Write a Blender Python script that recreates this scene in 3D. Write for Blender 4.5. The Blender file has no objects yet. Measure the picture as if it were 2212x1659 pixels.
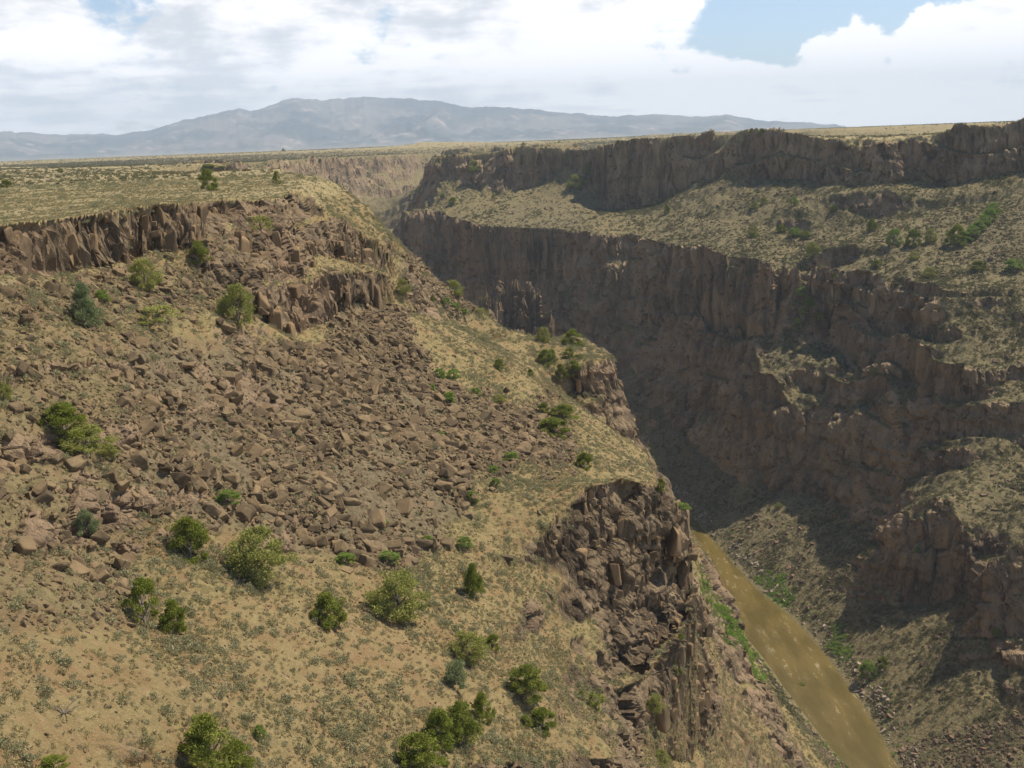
import bpy, bmesh, math, random, time
import numpy as np
from mathutils import Matrix, Vector, Euler
T0 = time.time()
sc = bpy.context.scene
COL = sc.collection
rng = np.random.default_rng(7)
random.seed(7)

# ------------------------------------------------------------------ camera
F = 2250.0; CU, CV = 1106.0, 829.5              # the photo measured on a 2212 px wide grid
ROLL = math.radians(2.13); PITCH = math.atan(529.2 / F)
cR, sR, cP, sP = math.cos(ROLL), math.sin(ROLL), math.cos(PITCH), math.sin(PITCH)
cam_d = bpy.data.cameras.new('camera'); cam = bpy.data.objects.new('camera', cam_d); COL.objects.link(cam)
cam_d.sensor_width = 36; cam_d.lens = 36 * F / 2212; cam_d.clip_end = 90000; cam_d.clip_start = 0.5
right = Vector((cR, -sR * sP, -sR * cP)); fwd = Vector((0, cP, -sP)); up = right.cross(fwd)
cam.matrix_world = Matrix(((right.x, up.x, -fwd.x, 0), (right.y, up.y, -fwd.y, 0), (right.z, up.z, -fwd.z, 0), (0, 0, 0, 1)))
sc.camera = cam

# ------------------------------------------------------------------ sky, sun, exposure
SUN_AZ, SUN_EL = math.radians(67), math.radians(58)      # azimuth measured from the view direction (+Y) towards +X
sd = Vector((math.sin(SUN_AZ) * math.cos(SUN_EL), math.cos(SUN_AZ) * math.cos(SUN_EL), math.sin(SUN_EL)))
sl = bpy.data.lights.new('sun', 'SUN'); so = bpy.data.objects.new('sun', sl); COL.objects.link(so)
sl.energy = 5.0; sl.angle = math.radians(0.55); sl.color = (1.0, 0.915, 0.76)
so.rotation_euler = sd.to_track_quat('Z', 'Y').to_euler(); so.location = (0, 0, 300)
sc.view_settings.view_transform = 'Standard'; sc.view_settings.look = 'None'
sc.view_settings.exposure = 0.36; sc.view_settings.gamma = 1.0; sc.view_settings.use_curve_mapping = False
sc.cycles.use_denoising = True; sc.cycles.denoiser = 'OPENIMAGEDENOISE'; sc.cycles.denoising_input_passes = 'RGB_ALBEDO_NORMAL'; sc.cycles.denoising_prefilter = 'ACCURATE'
sc.cycles.max_bounces = 5; sc.cycles.diffuse_bounces = 2; sc.cycles.glossy_bounces = 2; sc.cycles.transmission_bounces = 3
sc.cycles.volume_bounces = 0; sc.cycles.transparent_max_bounces = 6
sc.cycles.use_adaptive_sampling = True; sc.cycles.adaptive_threshold = 0.01
sc.cycles.sample_clamp_indirect = 4

class NT:
    """small helper round a node tree"""
    def __init__(s, tree): s.t = tree; s.n = tree.nodes; s.l = tree.links
    def node(s, kind, **kw):
        n = s.n.new(kind)
        for k, v in kw.items(): setattr(n, k, v)
        return n
    def put(s, sock, v):
        if isinstance(v, bpy.types.NodeSocket): s.l.new(v, sock)
        elif v is not None: sock.default_value = v
    def math(s, op, a, b=None, c=None, clamp=False):
        n = s.node('ShaderNodeMath', operation=op, use_clamp=clamp)
        s.put(n.inputs[0], a)
        if b is not None: s.put(n.inputs[1], b)
        if c is not None: s.put(n.inputs[2], c)
        return n.outputs[0]
    def vec(s, op, a, b=None):
        n = s.node('ShaderNodeVectorMath', operation=op); s.put(n.inputs[0], a)
        if b is not None: s.put(n.inputs[3] if op == 'SCALE' else n.inputs[1], b)
        return n.outputs[1] if op in ('DOT_PRODUCT', 'LENGTH') else n.outputs[0]
    def noise(s, vec, scale, detail=4, rough=0.55, dist=0.0):
        n = s.node('ShaderNodeTexNoise'); s.put(n.inputs['Vector'], vec)
        n.inputs['Scale'].default_value = scale; n.inputs['Detail'].default_value = detail
        n.inputs['Roughness'].default_value = rough; n.inputs['Distortion'].default_value = dist
        return n.outputs['Fac']
    def vor(s, vec, scale, feature='F1', out='Distance'):
        n = s.node('ShaderNodeTexVoronoi', feature=feature); s.put(n.inputs['Vector'], vec)
        n.inputs['Scale'].default_value = scale
        return n.outputs[out]
    def mix(s, f, a, b, blend='MIX'):
        n = s.node('ShaderNodeMix', data_type='RGBA', blend_type=blend)
        s.put(n.inputs[0], f); s.put(n.inputs[6], a); s.put(n.inputs[7], b)
        return n.outputs[2]
    def step(s, v, lo, hi, a=0.0, b=1.0):
        n = s.node('ShaderNodeMapRange', interpolation_type='SMOOTHSTEP')
        s.put(n.inputs[0], v); n.inputs[1].default_value = lo; n.inputs[2].default_value = hi
        n.inputs[3].default_value = a; n.inputs[4].default_value = b
        return n.outputs[0]
    def attr(s, name, out='Fac'):
        return s.node('ShaderNodeAttribute', attribute_name=name).outputs[out]
    def comb(s, x, y, z):
        n = s.node('ShaderNodeCombineXYZ'); s.put(n.inputs[0], x); s.put(n.inputs[1], y); s.put(n.inputs[2], z)
        return n.outputs[0]

def unproj_dir(u, v):
    du = u - CU; dv = v - CV
    a = du * cR - dv * sR; d = du * sR + dv * cR
    return np.array([a, F * cP - d * sP, -F * sP - d * cP])

def build_world():
    w = bpy.data.worlds.new('World'); sc.world = w; w.use_nodes = True
    t = NT(w.node_tree); t.n.clear()
    sky = t.node('ShaderNodeTexSky', sky_type='NISHITA'); sky.sun_disc = False
    sky.sun_elevation = SUN_EL; sky.sun_rotation = SUN_AZ; sky.altitude = 2100; sky.air_density = 1.0; sky.dust_density = 0.7; sky.ozone_density = 1.0
    d = t.vec('NORMALIZE', t.node('ShaderNodeTexCoord').outputs['Generated'])
    sp = t.node('ShaderNodeSeparateXYZ'); t.put(sp.inputs[0], d)
    x, y, z = sp.outputs
    zz = t.math('ADD', t.math('MAXIMUM', z, 0.0), 0.07)
    p = t.comb(t.math('DIVIDE', x, zz), t.math('DIVIDE', y, zz), 0.0)       # clouds lie in a flat layer overhead
    wob = t.node('ShaderNodeTexNoise'); t.put(wob.inputs['Vector'], d); wob.inputs['Scale'].default_value = 26.0; wob.inputs['Detail'].default_value = 6; wob.inputs['Roughness'].default_value = 0.62
    dw = t.vec('ADD', d, t.vec('SCALE', t.vec('SUBTRACT', wob.outputs['Color'], (0.5, 0.5, 0.5)), 0.032))      # ragged cloud edges
    def near(u, v, width, power=1.0):
        q = unproj_dir(u, v); q = q / np.linalg.norm(q)
        e = t.vec('LENGTH', t.vec('SUBTRACT', dw, tuple(q)))
        return t.step(e, width, 0.0)
    big = t.noise(p, 0.55, 3, 0.5)
    med = t.noise(p, 1.6, 7, 0.58, 0.15)
    puff = t.noise(t.vec('MULTIPLY', d, (1, 1, 1.7)), 14.0, 7, 0.55, 0.1)
    # cover: mostly closed ahead, open holes where the photo has them, broken behind the viewer
    cov = t.math('ADD', 0.40, t.math('MULTIPLY', t.math('SUBTRACT', med, 0.5), 0.9))
    cov = t.math('ADD', cov, t.math('MULTIPLY', t.math('SUBTRACT', puff, 0.5), 2.6)); cov = t.math('ADD', cov, t.math('MULTIPLY', t.math('SUBTRACT', t.noise(d, 42.0, 5, 0.6), 0.5), 0.8))
    ahead = t.step(y, 0.0, 0.75)
    cov = t.math('ADD', cov, t.math('MULTIPLY', ahead, 0.62))
    hi = t.step(z, 0.17, 0.30); cov = t.math('SUBTRACT', cov, t.math('MULTIPLY', hi, 0.85))
    for (u, v, wd, am) in ((1600, 20, 0.07, 1.3), (1760, -30, 0.105, 1.4), (1960, -60, 0.10, 1.4), (1690, 80, 0.05, .6), (240, -60, 0.06, 1.0)):
        cov = t.math('SUBTRACT', cov, t.math('MULTIPLY', near(u, v, wd), am))
    for (u, v, wd, am) in ((1850, 95, 0.035, 2.2), (1760, 95, 0.022, 1.6), (2000, 75, 0.040, 2.4), (2080, 60, 0.022, 2.0), (2180, 40, 0.030, 2.4), (1680, 12, 0.009, 1.8), (1640, 45, 0.005, 1.5)):
        cov = t.math('ADD', cov, t.math('MULTIPLY', near(u, v, wd), am))
    cov = t.step(cov, 0.30, 0.70)
    # shading inside the clouds: white lit tops, soft blue grey bases
    sh = t.noise(t.vec('ADD', p, (3.1, 7.7, 0)), 1.15, 6, 0.55, 0.2)
    sh2 = t.noise(t.vec('MULTIPLY', d, (1, 1, 2.4)), 9.0, 7, 0.6, 0.15)
    g = t.math('ADD', t.math('MULTIPLY', sh, 0.35), t.math('MULTIPLY', sh2, 0.65))
    bias = t.step(x, -0.1, 0.3, -0.01, 0.10)                      # brighter towards the sun's side
    g = t.step(t.math('ADD', g, bias), 0.39, 0.55)
    ccol = t.mix(g, (0.66, 0.685, 0.735, 1), (1.16, 1.12, 1.12, 1))
    low = t.step(z, 0.10, 0.0)                                    # a paler veil low over the horizon
    lowc = t.mix(t.step(x, -0.35, 0.3), (0.86, 0.90, 0.95, 1), (1.08, 1.08, 1.09, 1))
    ccol = t.mix(t.math('MULTIPLY', low, 0.5), ccol, lowc)
    bg1 = t.node('ShaderNodeBackground'); t.put(bg1.inputs[0], sky.outputs[0]); bg1.inputs[1].default_value = 0.12
    bg2 = t.node('ShaderNodeBackground'); t.put(bg2.inputs[0], ccol); t.put(bg2.inputs[1], t.step(z, 0.20, 0.0, 0.78, 1.35))
    ms = t.node('ShaderNodeMixShader'); t.put(ms.inputs[0], cov); t.l.new(bg1.outputs[0], ms.inputs[1]); t.l.new(bg2.outputs[0], ms.inputs[2])
    out = t.node('ShaderNodeOutputWorld'); t.l.new(ms.outputs[0], out.inputs[0])
    w.cycles.sampling_method = 'MANUAL'; w.cycles.sample_map_resolution = 512
build_world()

# ------------------------------------------------------------------ noise in numpy
def _h(ix, iy, iz, seed):
    h = (ix.astype(np.uint32) * np.uint32(374761393) + iy.astype(np.uint32) * np.uint32(668265263)
         + iz.astype(np.uint32) * np.uint32(2147483647 - 58) + np.uint32(seed * 974711 % 4294967291))
    h = (h ^ (h >> np.uint32(13))) * np.uint32(1274126177)
    h = h ^ (h >> np.uint32(16))
    return (h & np.uint32(0xffff)).astype(np.float32) / 32767.5 - 1.0
def vnoise(x, y, z, seed=0):
    xf = np.floor(x); yf = np.floor(y); zf = np.floor(z)
    ix = xf.astype(np.int64); iy = yf.astype(np.int64); iz = zf.astype(np.int64)
    fx = (x - xf).astype(np.float32); fy = (y - yf).astype(np.float32); fz = (z - zf).astype(np.float32)
    fx = fx * fx * (3 - 2 * fx); fy = fy * fy * (3 - 2 * fy); fz = fz * fz * (3 - 2 * fz)
    r = 0
    for dx in (0, 1):
        wx = fx if dx else 1 - fx
        for dy in (0, 1):
            wy = fy if dy else 1 - fy
            for dz in (0, 1):
                wz = fz if dz else 1 - fz
                r = r + _h(ix + dx, iy + dy, iz + dz, seed) * (wx * wy * wz)
    return r
def fbm(x, y, z, seed=0, octv=3, gain=0.5):
    a = 1.0; r = 0; s = 0
    for k in range(octv):
        r = r + a * vnoise(x, y, z, seed + k * 17); s += a
        x = x * 2.03 + 5.1; y = y * 2.03 - 3.3; z = z * 2.03 + 1.7; a *= gain
    return r / s

# ------------------------------------------------------------------ terrain control lines
# (u, v, r): a photo ray and its horizontal range in metres.  ('z', u, v, z): the ray's point at height z.  ('p', x, y, z): a plan point.
def P3(s):
    if s[0] == 'p': return np.array(s[1:], float)
    if s[0] == 'z':
        d = unproj_dir(s[1], s[2]); return d * (s[3] / d[2])
    d = unproj_dir(s[0], s[1]); r = s[2]
    return d * (r / math.hypot(d[0], d[1]))
LINES = []
def L(*pts): LINES.append([P3(p) for p in pts])
# --- near left slope, row by row
L((-500,1900,38),(-300,1900,40),(0,1900,42),(460,1900,50),(900,1900,58),(1300,1900,75),(1500,1900,100),(1750,1850,190))
L((-500,1640,43),(-300,1640,45),(0,1640,50),(250,1640,55),(460,1640,59),(700,1640,63),(900,1640,68),(1100,1640,75),(1300,1640,88),(1400,1640,118),(1500,1640,150),(1600,1640,180))
L((-500,1480,50),(-300,1480,52),(0,1480,57),(300,1480,62),(600,1480,70),(900,1480,80),(1130,1480,88),(1230,1495,103))
L((-500,1350,56),(-300,1350,58),(0,1350,64),(300,1350,72),(600,1350,82),(900,1350,93),(1080,1350,102),(1150,1370,109))
L((-500,1200,64),(-300,1200,66),(0,1200,73),(300,1200,86),(600,1200,98),(900,1200,110),(1080,1200,118),(1150,1190,122))
L((-500,1050,72),(-300,1050,74),(0,1050,82),(300,1050,94),(600,1050,109),(850,1050,123),(1050,1050,133),(1170,1050,141))
L((-500,900,82),(-300,900,85),(0,900,90),(300,900,106),(600,900,129),(850,900,153),(1050,900,175),(1180,900,205))
L((-500,780,93),(-300,780,95),(0,780,100),(250,780,113),(450,780,126),(650,780,154),(850,780,188),(1000,780,212),(1150,790,250))
L((-300,690,98),(0,665,110),(200,680,122),(400,690,133),(540,695,152))
L((900,690,250),(1000,705,280),(1100,740,290))
# crest of the left wall against the far wall
L((856,575,330),(900,588,350),(960,605,360),(1000,640,350),(1030,682,335),(1085,705,325),(1130,722,318),(1190,742,310))
L((1190,742,312),(1230,722,318),(1290,735,306),(1338,765,280),(1353,850,275),(1354,950,266),(1380,985,235),(1430,1040,185),(1462,1095,160))
# knob cliff
L((1205,800,270),(1235,790,270),(1290,775,271),(1336,770,274)); L((1208,850,264),(1245,900,261),(1300,940,260),(1348,952,263))
# central cliff
L((1165,1140,124),(1190,1090,129),(1250,1050,133),(1320,1035,138),(1400,1050,144),(1460,1100,148),(1492,1180,151))
L((1160,1390,108),(1230,1455,108),(1320,1480,114),(1390,1445,122),(1430,1385,131),(1478,1330,142),(1492,1262,149))
L((1340,1510,122),(1400,1460,130),(1450,1395,142),(1488,1330,155),(1505,1270,175))
# lower left slope, its crest and the grass bank by the river
L((1497,1260,190),(1520,1330,205),(1560,1375,212),(1590,1470,205),(1620,1560,200),(1660,1659,195),(1740,1850,190))
L((1512,1262,438),(1560,1330,409),(1600,1400,372),(1640,1480,338),(1680,1560,305),(1740,1659,280),(1850,1850,242))
# --- left rim
L((-500,545,100),(-300,520,108),(0,487,125),(130,472,136),(250,457,146),(350,443,157),(430,437,163),(500,430,176),(600,428,196),(655,402,232),(642,380,300),(613,364,390))
L((-500,640,96),(-300,610,103),(0,600,121),(130,592,134),(250,563,144),(350,548,153),(400,540,157),(430,515,161))
L(('z',-500,430,-8),('z',0,420,-8),('z',300,405,-8),('z',450,398,-8),('z',560,392,-8),('z',620,375,-8))
L(('z',-500,375,-7.8),('z',0,367,-7.8),('z',300,358,-7.8),('z',500,350,-7.8))
L((613,364,390),('p',-130,430,-8.5),('p',-200,560,-9),('p',-260,720,-10),('p',-310,880,-12),(480,352,1100))
# promontory cliff, two tiers
L((655,402,234),(701,390,320),(749,422,297),(781,462,280),(828,510,268))
L((640,490,200),(680,472,212),(720,466,224),(780,492,240),(832,528,255),(850,560,262))
L((640,545,190),(690,548,204),(740,562,217),(800,572,238),(848,590,257))
L((556,622,160),(620,612,173),(670,600,187),(730,582,205),(800,584,226),(849,598,251))
L((556,678,156),(620,735,166),(675,708,181),(720,672,197),(800,655,221),(852,655,247))
# --- far left wall
L((480,352,1100),(560,350,1250),(640,345,1400),(720,341,1550),(800,336,1700),(860,334,1800),(930,331,1950),(1000,330,2050))
L((560,358,1235),(640,375,1370),(720,385,1520),(800,380,1660),(860,376,1760),(930,372,1900))
L((760,408,1570),(850,405,1700),(920,400,1830)); L((770,440,1548),(850,435,1678),(915,422,1805))
L((760,462,1510),(800,470,1500),(835,510,1450),(855,550,1400))
# --- right rim and upper cliff
L(('p',400,-60,-3),('p',360,0,-3),('p',365,200,-3),('p',362,400,-3),('p',352,550,-3),(2210,270,700),(2121,275,700),(2060,284,704),(2011,292,705),(1960,298,706),(1901,303,708),(1840,300,722),(1790,297,738),(1717,289,758),(1640,287,780),(1570,291,800),(1480,292,812),(1423,297,825),(1330,303,860),(1290,312,875),(1278,325,900),(1251,319,915),(1180,318,920),(1103,322,925),(1049,331,935),(948,336,950),(938,345,985),(950,338,1200),('p',60,1330,-12))
L(('p',380,-60,-33),('p',345,0,-33),('p',353,200,-33),('p',350,400,-33),('p',341,550,-33),(2210,366,690),(2121,382,690),(2085,406,686),(2011,391,695),(1938,395,692),(1827,399,706),(1754,386,735),(1680,385,750),(1607,381,768),(1533,386,788),(1478,421,802),(1423,446,814),(1360,455,838),(1290,460,860),(1276,400,885),(1252,352,910),(1215,385,910),(1167,402,912),(1120,415,908),(1069,429,905),(1032,399,922),(931,396,942))
# plateau surface behind the right rim
L(('z',950,324,-11.5),('z',1100,316,-9),('z',1250,306.0,-5.5))
L(('p',800,600,-1.6),('p',640,1000,-1.6),('p',500,1300,-1.7),('p',300,1500,-2.2))
# the lone far rim of the mesa
L((898,307,2250),(1000,306.5,2300),(1070,307,2300)); L((897,316,2200),(1000,316,2200),(1060,315.5,2220))
# second small band
L((1772,421,694),(1820,417,684),(1938,414,674),(2085,417,670),(2158,425,668)); L((1780,432,690),(1813,454,677),(1882,472,661),(1938,476,656),(2011,456,661),(2103,444,662),(2158,440,664))
L((1500,470,732),(1600,480,702),(1700,500,672),(1850,530,612),(2000,540,590),(2210,540,582),(2500,520,580))
# lower cliff
L((862,450,900),(958,456,868),(965,470,860),(1066,487,806),(1126,493,780),(1271,497,742),(1335,507,722),(1413,524,690),(1487,534,664),(1570,546,636),(1640,556,615),(1688,564,600),(1694,600,603))
L((857,527,890),(897,527,880),(954,560,858),(998,574,838),(1099,595,790),(1217,605,745),(1335,642,705),(1419,669,675),(1487,682,652),(1607,711,612),(1685,720,590),(1702,690,597))
# right side cliff bands
L((1694,600,603),(1712,572,608),(1754,568,590),(1820,579,572),(1857,590,574),(1920,596,567),(1974,601,552),(2066,627,514),(2158,619,518),(2212,634,524),(2500,640,520))
L((1702,690,600),(1710,650,604),(1740,640,596),(1775,652,583),(1820,690,577),(1800,720,570),(1770,760,560),(1830,762,560),(1857,768,549),(1901,762,541),(1940,735,533),(1975,705,527),(2060,692,497),(2120,725,491),(2150,755,488),(2210,735,494),(2500,740,490))
L((1650,735,562),(1655,800,552),(1700,830,538),(1728,900,526),(1742,980,518),(1738,1030,510))
L((1632,790,572),(1632,900,552),(1635,1000,540),(1655,1062,522),(1738,1068,503))
L((1960,745,518),(2050,785,478),(2120,800,472),(2212,870,466),(2500,950,470)); L((1965,812,511),(2045,866,469),(2120,896,463),(2212,965,457),(2500,1050,460))
L((1760,850,540),(1850,830,532)); L((1780,950,512),(1850,862,507),(1930,876,490),(1957,905,480)); L((1836,1035,479),(1880,1066,473),(1938,1080,465))
L((1958,1075,424),(2040,1068,414),(2085,1120,405),(2096,1180,400)); L((1922,1240,415),(1950,1305,403),(2040,1305,401),(2092,1285,394))
L((2150,1190,376),(2212,1160,380),(2300,1180,378)); L((2140,1380,366),(2160,1540,341),(2212,1595,334),(2300,1590,330))
# block and third cliff
L((1062,612,690),(1110,602,700),(1165,600,700),(1172,625,685),(1120,632,678),(1040,642,672)); L((1035,690,660),(1130,715,660),(1178,690,668),(1200,660,690))
L((1340,700,692),(1419,720,675),(1487,745,655),(1600,765,625),(1640,745,602)); L((1320,830,665),(1370,880,650),(1430,925,620),(1510,985,590),(1600,1040,544))
# talus on the right above the river
L((1560,1100,526),(1700,1130,486),(1800,1130,470),(1900,1135,456)); L((1800,1280,426),(1900,1300,408),(2000,1325,392),(2100,1350,378))
L((2000,1500,350),(2100,1500,343),(2212,1550,328)); L((2050,1659,315),(2212,1659,310),(2400,1700,300))
L(('p',230,200,-150),('p',240,60,-150)); L(('p',290,200,-85),('p',300,0,-85))
# --- river banks
LBANK = [P3(p) for p in (('p',120,-60,-200),('p',120,0,-200),('p',118,100,-200),('p',112,200,-200),('z',1830,1659,-200),('z',1790,1620,-200),('z',1720,1530,-200),('z',1640,1420,-200),('z',1560,1320,-200),('z',1500,1230,-200),('z',1468,1128,-200),
    ('p',62,560,-200),('p',30,640,-200),('p',-20,710,-200),('p',-90,780,-200),('p',-170,850,-200),('p',-210,930,-200),('p',-215,1030,-200),('p',-180,1130,-200),('p',-110,1230,-200),('p',0,1300,-200),('p',200,1350,-200))]
RBANK = [P3(p) for p in (('p',152,-60,-200),('p',150,0,-200),('p',148,100,-200),('p',142,200,-200),('z',1950,1659,-200),('z',1880,1530,-200),('z',1800,1420,-200),('z',1720,1330,-200),('z',1640,1270,-200),('z',1560,1180,-200),('z',1512,1130,-200),
    ('p',90,562,-200),('p',58,652,-200),('p',10,728,-200),('p',-62,800,-200),('p',-142,870,-200),('p',-180,940,-200),('p',-186,1020,-200),('p',-155,1112,-200),('p',-90,1205,-200),('p',15,1272,-200),('p',205,1320,-200))]
LINES += [LBANK, RBANK]
def centre(a, b, dz): return [np.array([(p[0] + q[0]) / 2, (p[1] + q[1]) / 2, -200 + dz]) for p, q in zip(a, b)]
LINES.append(centre(LBANK, RBANK, -4.5))
LINES.append([np.array([p[0] - 60, p[1] + 20, -165.0]) for p in LBANK[11:18]])
# far edge of the ground
def arc(a0, a1, r, z): LINES.append([np.array([math.sin(math.radians(a)) * r, math.cos(math.radians(a)) * r, z]) for a in np.arange(a0, a1 + .1, 3)])
arc(-52, -9, 2990, -9.0); arc(-52, -26, 1500, -8.6); arc(8, 64, 2990, -2.0); arc(22, 64, 1500, -1.5); arc(-6, 6, 2990, -8)

# ------------------------------------------------------------------ harmonic surface through the lines, on a (bearing, log range) grid
AZ0, AZ1, R0, R1 = math.radians(-52), math.radians(64), 24.0, 3000.0
H = math.radians(0.13)
NA = int((AZ1 - AZ0) / H) + 1; NR = int(math.log(R1 / R0) / H) + 1
def rasterise():
    A, B, Z = [], [], []
    for ln in LINES:
        for p, q in zip(ln[:-1], ln[1:]):
            rr = max(24., min(math.hypot(p[0], p[1]), math.hypot(q[0], q[1])))
            n = max(2, int(np.linalg.norm((q - p)[:2]) / (rr * H * 0.4)))
            tt = np.linspace(0, 1, n)[:, None]; s = p * (1 - tt) + q * tt
            A.append(np.arctan2(s[:, 0], s[:, 1])); B.append(np.log(np.maximum(np.hypot(s[:, 0], s[:, 1]), 1.) / R0)); Z.append(s[:, 2])
    A = np.concatenate(A); B = np.concatenate(B); Z = np.concatenate(Z)
    ia = np.round((A - AZ0) / H).astype(int); ib = np.round(B / H).astype(int)
    ok = (ia >= 0) & (ia < NA) & (ib >= 0) & (ib < NR)
    return ia[ok], ib[ok], Z[ok]
IA, IB, ZC = rasterise()
def solve():
    z = None
    for k, it in ((32, 500), (16, 300), (8, 250), (4, 200), (2, 120), (1, 60)):
        na, nr = (NA - 1) // k + 2, (NR - 1) // k + 2
        idx = (IA // k) * nr + IB // k
        cnt = np.bincount(idx, minlength=na * nr); sm = np.bincount(idx, weights=ZC, minlength=na * nr)
        fix = (cnt > 0).reshape(na, nr); val = np.where(fix, (sm / np.maximum(cnt, 1)).reshape(na, nr), 0).astype(np.float32)
        if z is None: z = np.full((na, nr), -60, np.float32)
        else: z = np.repeat(np.repeat(z, 2, 0), 2, 1)[:na, :nr] if z.shape[0] * 2 >= na and z.shape[1] * 2 >= nr else np.pad(np.repeat(np.repeat(z, 2, 0), 2, 1), ((0, 2), (0, 2)), 'edge')[:na, :nr]
        z = np.where(fix, val, z)
        for _ in range(it):
            e = np.pad(z, 1, 'edge')
            z = np.where(fix, val, 0.25 * (e[:-2, 1:-1] + e[2:, 1:-1] + e[1:-1, :-2] + e[1:-1, 2:]))
    return z[:NA, :NR]
ZG = solve()
print('solve', time.time() - T0)
def sample(grid, az, lr):
    fa = np.clip((az - AZ0) / H, 0, NA - 1.001); fb = np.clip(lr / H, 0, NR - 1.001)
    i = fa.astype(np.int32); j = fb.astype(np.int32); a = (fa - i).astype(np.float32); b = (fb - j).astype(np.float32)
    return (grid[i, j] * (1 - a) * (1 - b) + grid[i + 1, j] * a * (1 - b) + grid[i, j + 1] * (1 - a) * b + grid[i + 1, j + 1] * a * b)
# slope of the base surface (rise over run)
RG = (R0 * np.exp(np.arange(NR) * H)).astype(np.float32)[None, :]
def slope_grid(z):
    ga, gb = np.gradient(z); return ga / (RG * H), gb / (RG * H)

_a, _b = slope_grid(ZG); SLG = np.clip(np.hypot(_a, _b), 0, 3)
def ground_z(x, y):
    """height of the eroded ground at plan points, before fine relief"""
    r = np.hypot(x, y); az = np.arctan2(x, y)
    k = np.clip((r - 60) / 500, 0.0, 1.0)
    # gullies and buttresses: push the plan coordinates about before the look-up
    w1x = fbm(x / 48, y / 48, x * 0, 11, 2) * (0.6 + 13.0 * k); w1y = fbm(x / 48, y / 48, x * 0, 31, 2) * (0.6 + 11.0 * k)
    w2x = fbm(x / 9, y / 9, x * 0, 51, 3) * (0.9 + 2.6 * k); w2y = fbm(x / 9, y / 9, x * 0, 71, 3) * (0.9 + 2.6 * k)
    w3x = fbm(x / 2.6, y / 2.6, x * 0, 91, 2) * (0.5 + 0.6 * k); w3y = fbm(x / 2.6, y / 2.6, x * 0, 101, 2) * (0.5 + 0.6 * k)
    calm = np.clip((sample(ZG, az, np.log(np.maximum(r, R0) / R0)) + 201) / 40, 0.06, 1)      # the river keeps its course
    xx = x + (w1x + w2x + w3x) * calm; yy = y + (w1y + w2y + w3y) * calm
    ar = np.arctan2(xx, yy); br = np.log(np.maximum(np.hypot(xx, yy), R0) / R0)
    z = sample(ZG, ar, br); sl = sample(SLG, ar, br)
    # hard and soft lava beds: alternate steps and ledges, broken sideways
    wall = np.clip((z + 150) / 25, 0.35, 1)
    right = wall * np.maximum(np.clip((x - 95) / 25, 0, 1) * np.clip((y - 250) / 60, 0, 1), np.clip((y - 800) / 200, 0, 1) * 0.9)
    hs = 5.0 + 17.0 * k
    n = fbm(x / 60, y / 60, x * 0, 141, 2) * 1.1
    t = z / hs + n
    patch = np.clip(0.55 + fbm(x / 26, y / 26, z / 30, 151, 2) * 1.5, 0, 1)
    a = (0.25 + 1.25 * right) * patch * np.clip((sl - 0.42) / 0.35, 0, 1) * np.clip((z + 184) / 10, 0, 1)
    z = z + a * hs * (np.sin(6.2832 * t) + 0.35 * np.sin(12.566 * t + 1)) / 6.2832
    t2 = z / (hs * 0.37) + n * 1.7
    z = z + (0.1 + 0.65 * k) * a * hs * 0.37 * np.sin(6.2832 * t2) / 6.2832
    return z

# ------------------------------------------------------------------ final ground mesh: bearings x vertices spaced by how large they look
def boxax(a, k, ax):
    p = np.pad(a, [(k + 1, k) if i == ax else (0, 0) for i in range(2)], 'edge'); c = np.cumsum(p, ax, dtype=np.float64); n = a.shape[ax]
    return ((c[2 * k + 1:2 * k + 1 + n] - c[:n]) if ax == 0 else (c[:, 2 * k + 1:2 * k + 1 + n] - c[:, :n])) / (2 * k + 1)
def build_ground():
    fine = np.radians(np.arange(-29.5, 31.0, 0.068)); co = np.radians(1.0)
    azs = np.concatenate([np.radians(np.linspace(-52, -29.8, 40)), fine, np.radians(np.linspace(31.3, 64, 60))]).astype(np.float32)
    NV = 1500
    lr = np.linspace(0, math.log(R1 / R0), 3600).astype(np.float32); rr = R0 * np.exp(lr)
    base = np.zeros((len(azs), len(lr)), np.float32)
    for k in range(0, len(azs), 128):
        a = azs[k:k + 128, None]; base[k:k + 128] = ground_z((np.sin(a) * rr).astype(np.float32), (np.cos(a) * rr).astype(np.float32))
    el = np.arctan2(base, rr)
    vis = el >= np.maximum.accumulate(el, 1) - 0.01
    del_ = np.abs(np.diff(el, axis=1)); dz = np.abs(np.diff(base, axis=1)) / rr[1:]; dr = np.diff(lr)[None, :]
    w = 1.0 * del_ + 0.12 * dz + 0.10 * dr
    w = np.where(vis[:, 1:], w, w * 0.4)
    # smooth the spacing across neighbouring bearings so that rows of vertices run level
    for _ in range(2): w = boxax(boxax(w, 14, 0), 5, 1)
    W = np.concatenate([np.zeros((len(azs), 1)), np.cumsum(w, 1)], 1); W /= W[:, -1:]
    tt = np.linspace(0, 1, NV)
    LR = np.empty((len(azs), NV))
    for i in range(len(azs)): LR[i] = np.interp(tt, W[i], lr)
    LR = LR.astype(np.float32)
    A = np.repeat(azs[:, None], NV, 1); Rr = R0 * np.exp(LR)
    X = (np.sin(A) * Rr).astype(np.float32); Y = (np.cos(A) * Rr).astype(np.float32)
    Z = np.empty_like(X)
    for k in range(0, len(azs), 128): Z[k:k + 128] = ground_z(X[k:k + 128], Y[k:k + 128])
    return azs, X, Y, Z, Rr
AZS, GX, GY, GZ, GR = build_ground()
print('ground', time.time() - T0, GX.shape)
def grid_normals(X, Y, Z):
    P = np.stack([X, Y, Z], -1); du = np.gradient(P, axis=0); dv = np.gradient(P, axis=1)
    n = np.cross(du, dv); l = np.linalg.norm(n, axis=-1, keepdims=True); n /= np.maximum(l, 1e-9)
    n *= np.sign(n[..., 2:3] + 1e-9); return n
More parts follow.
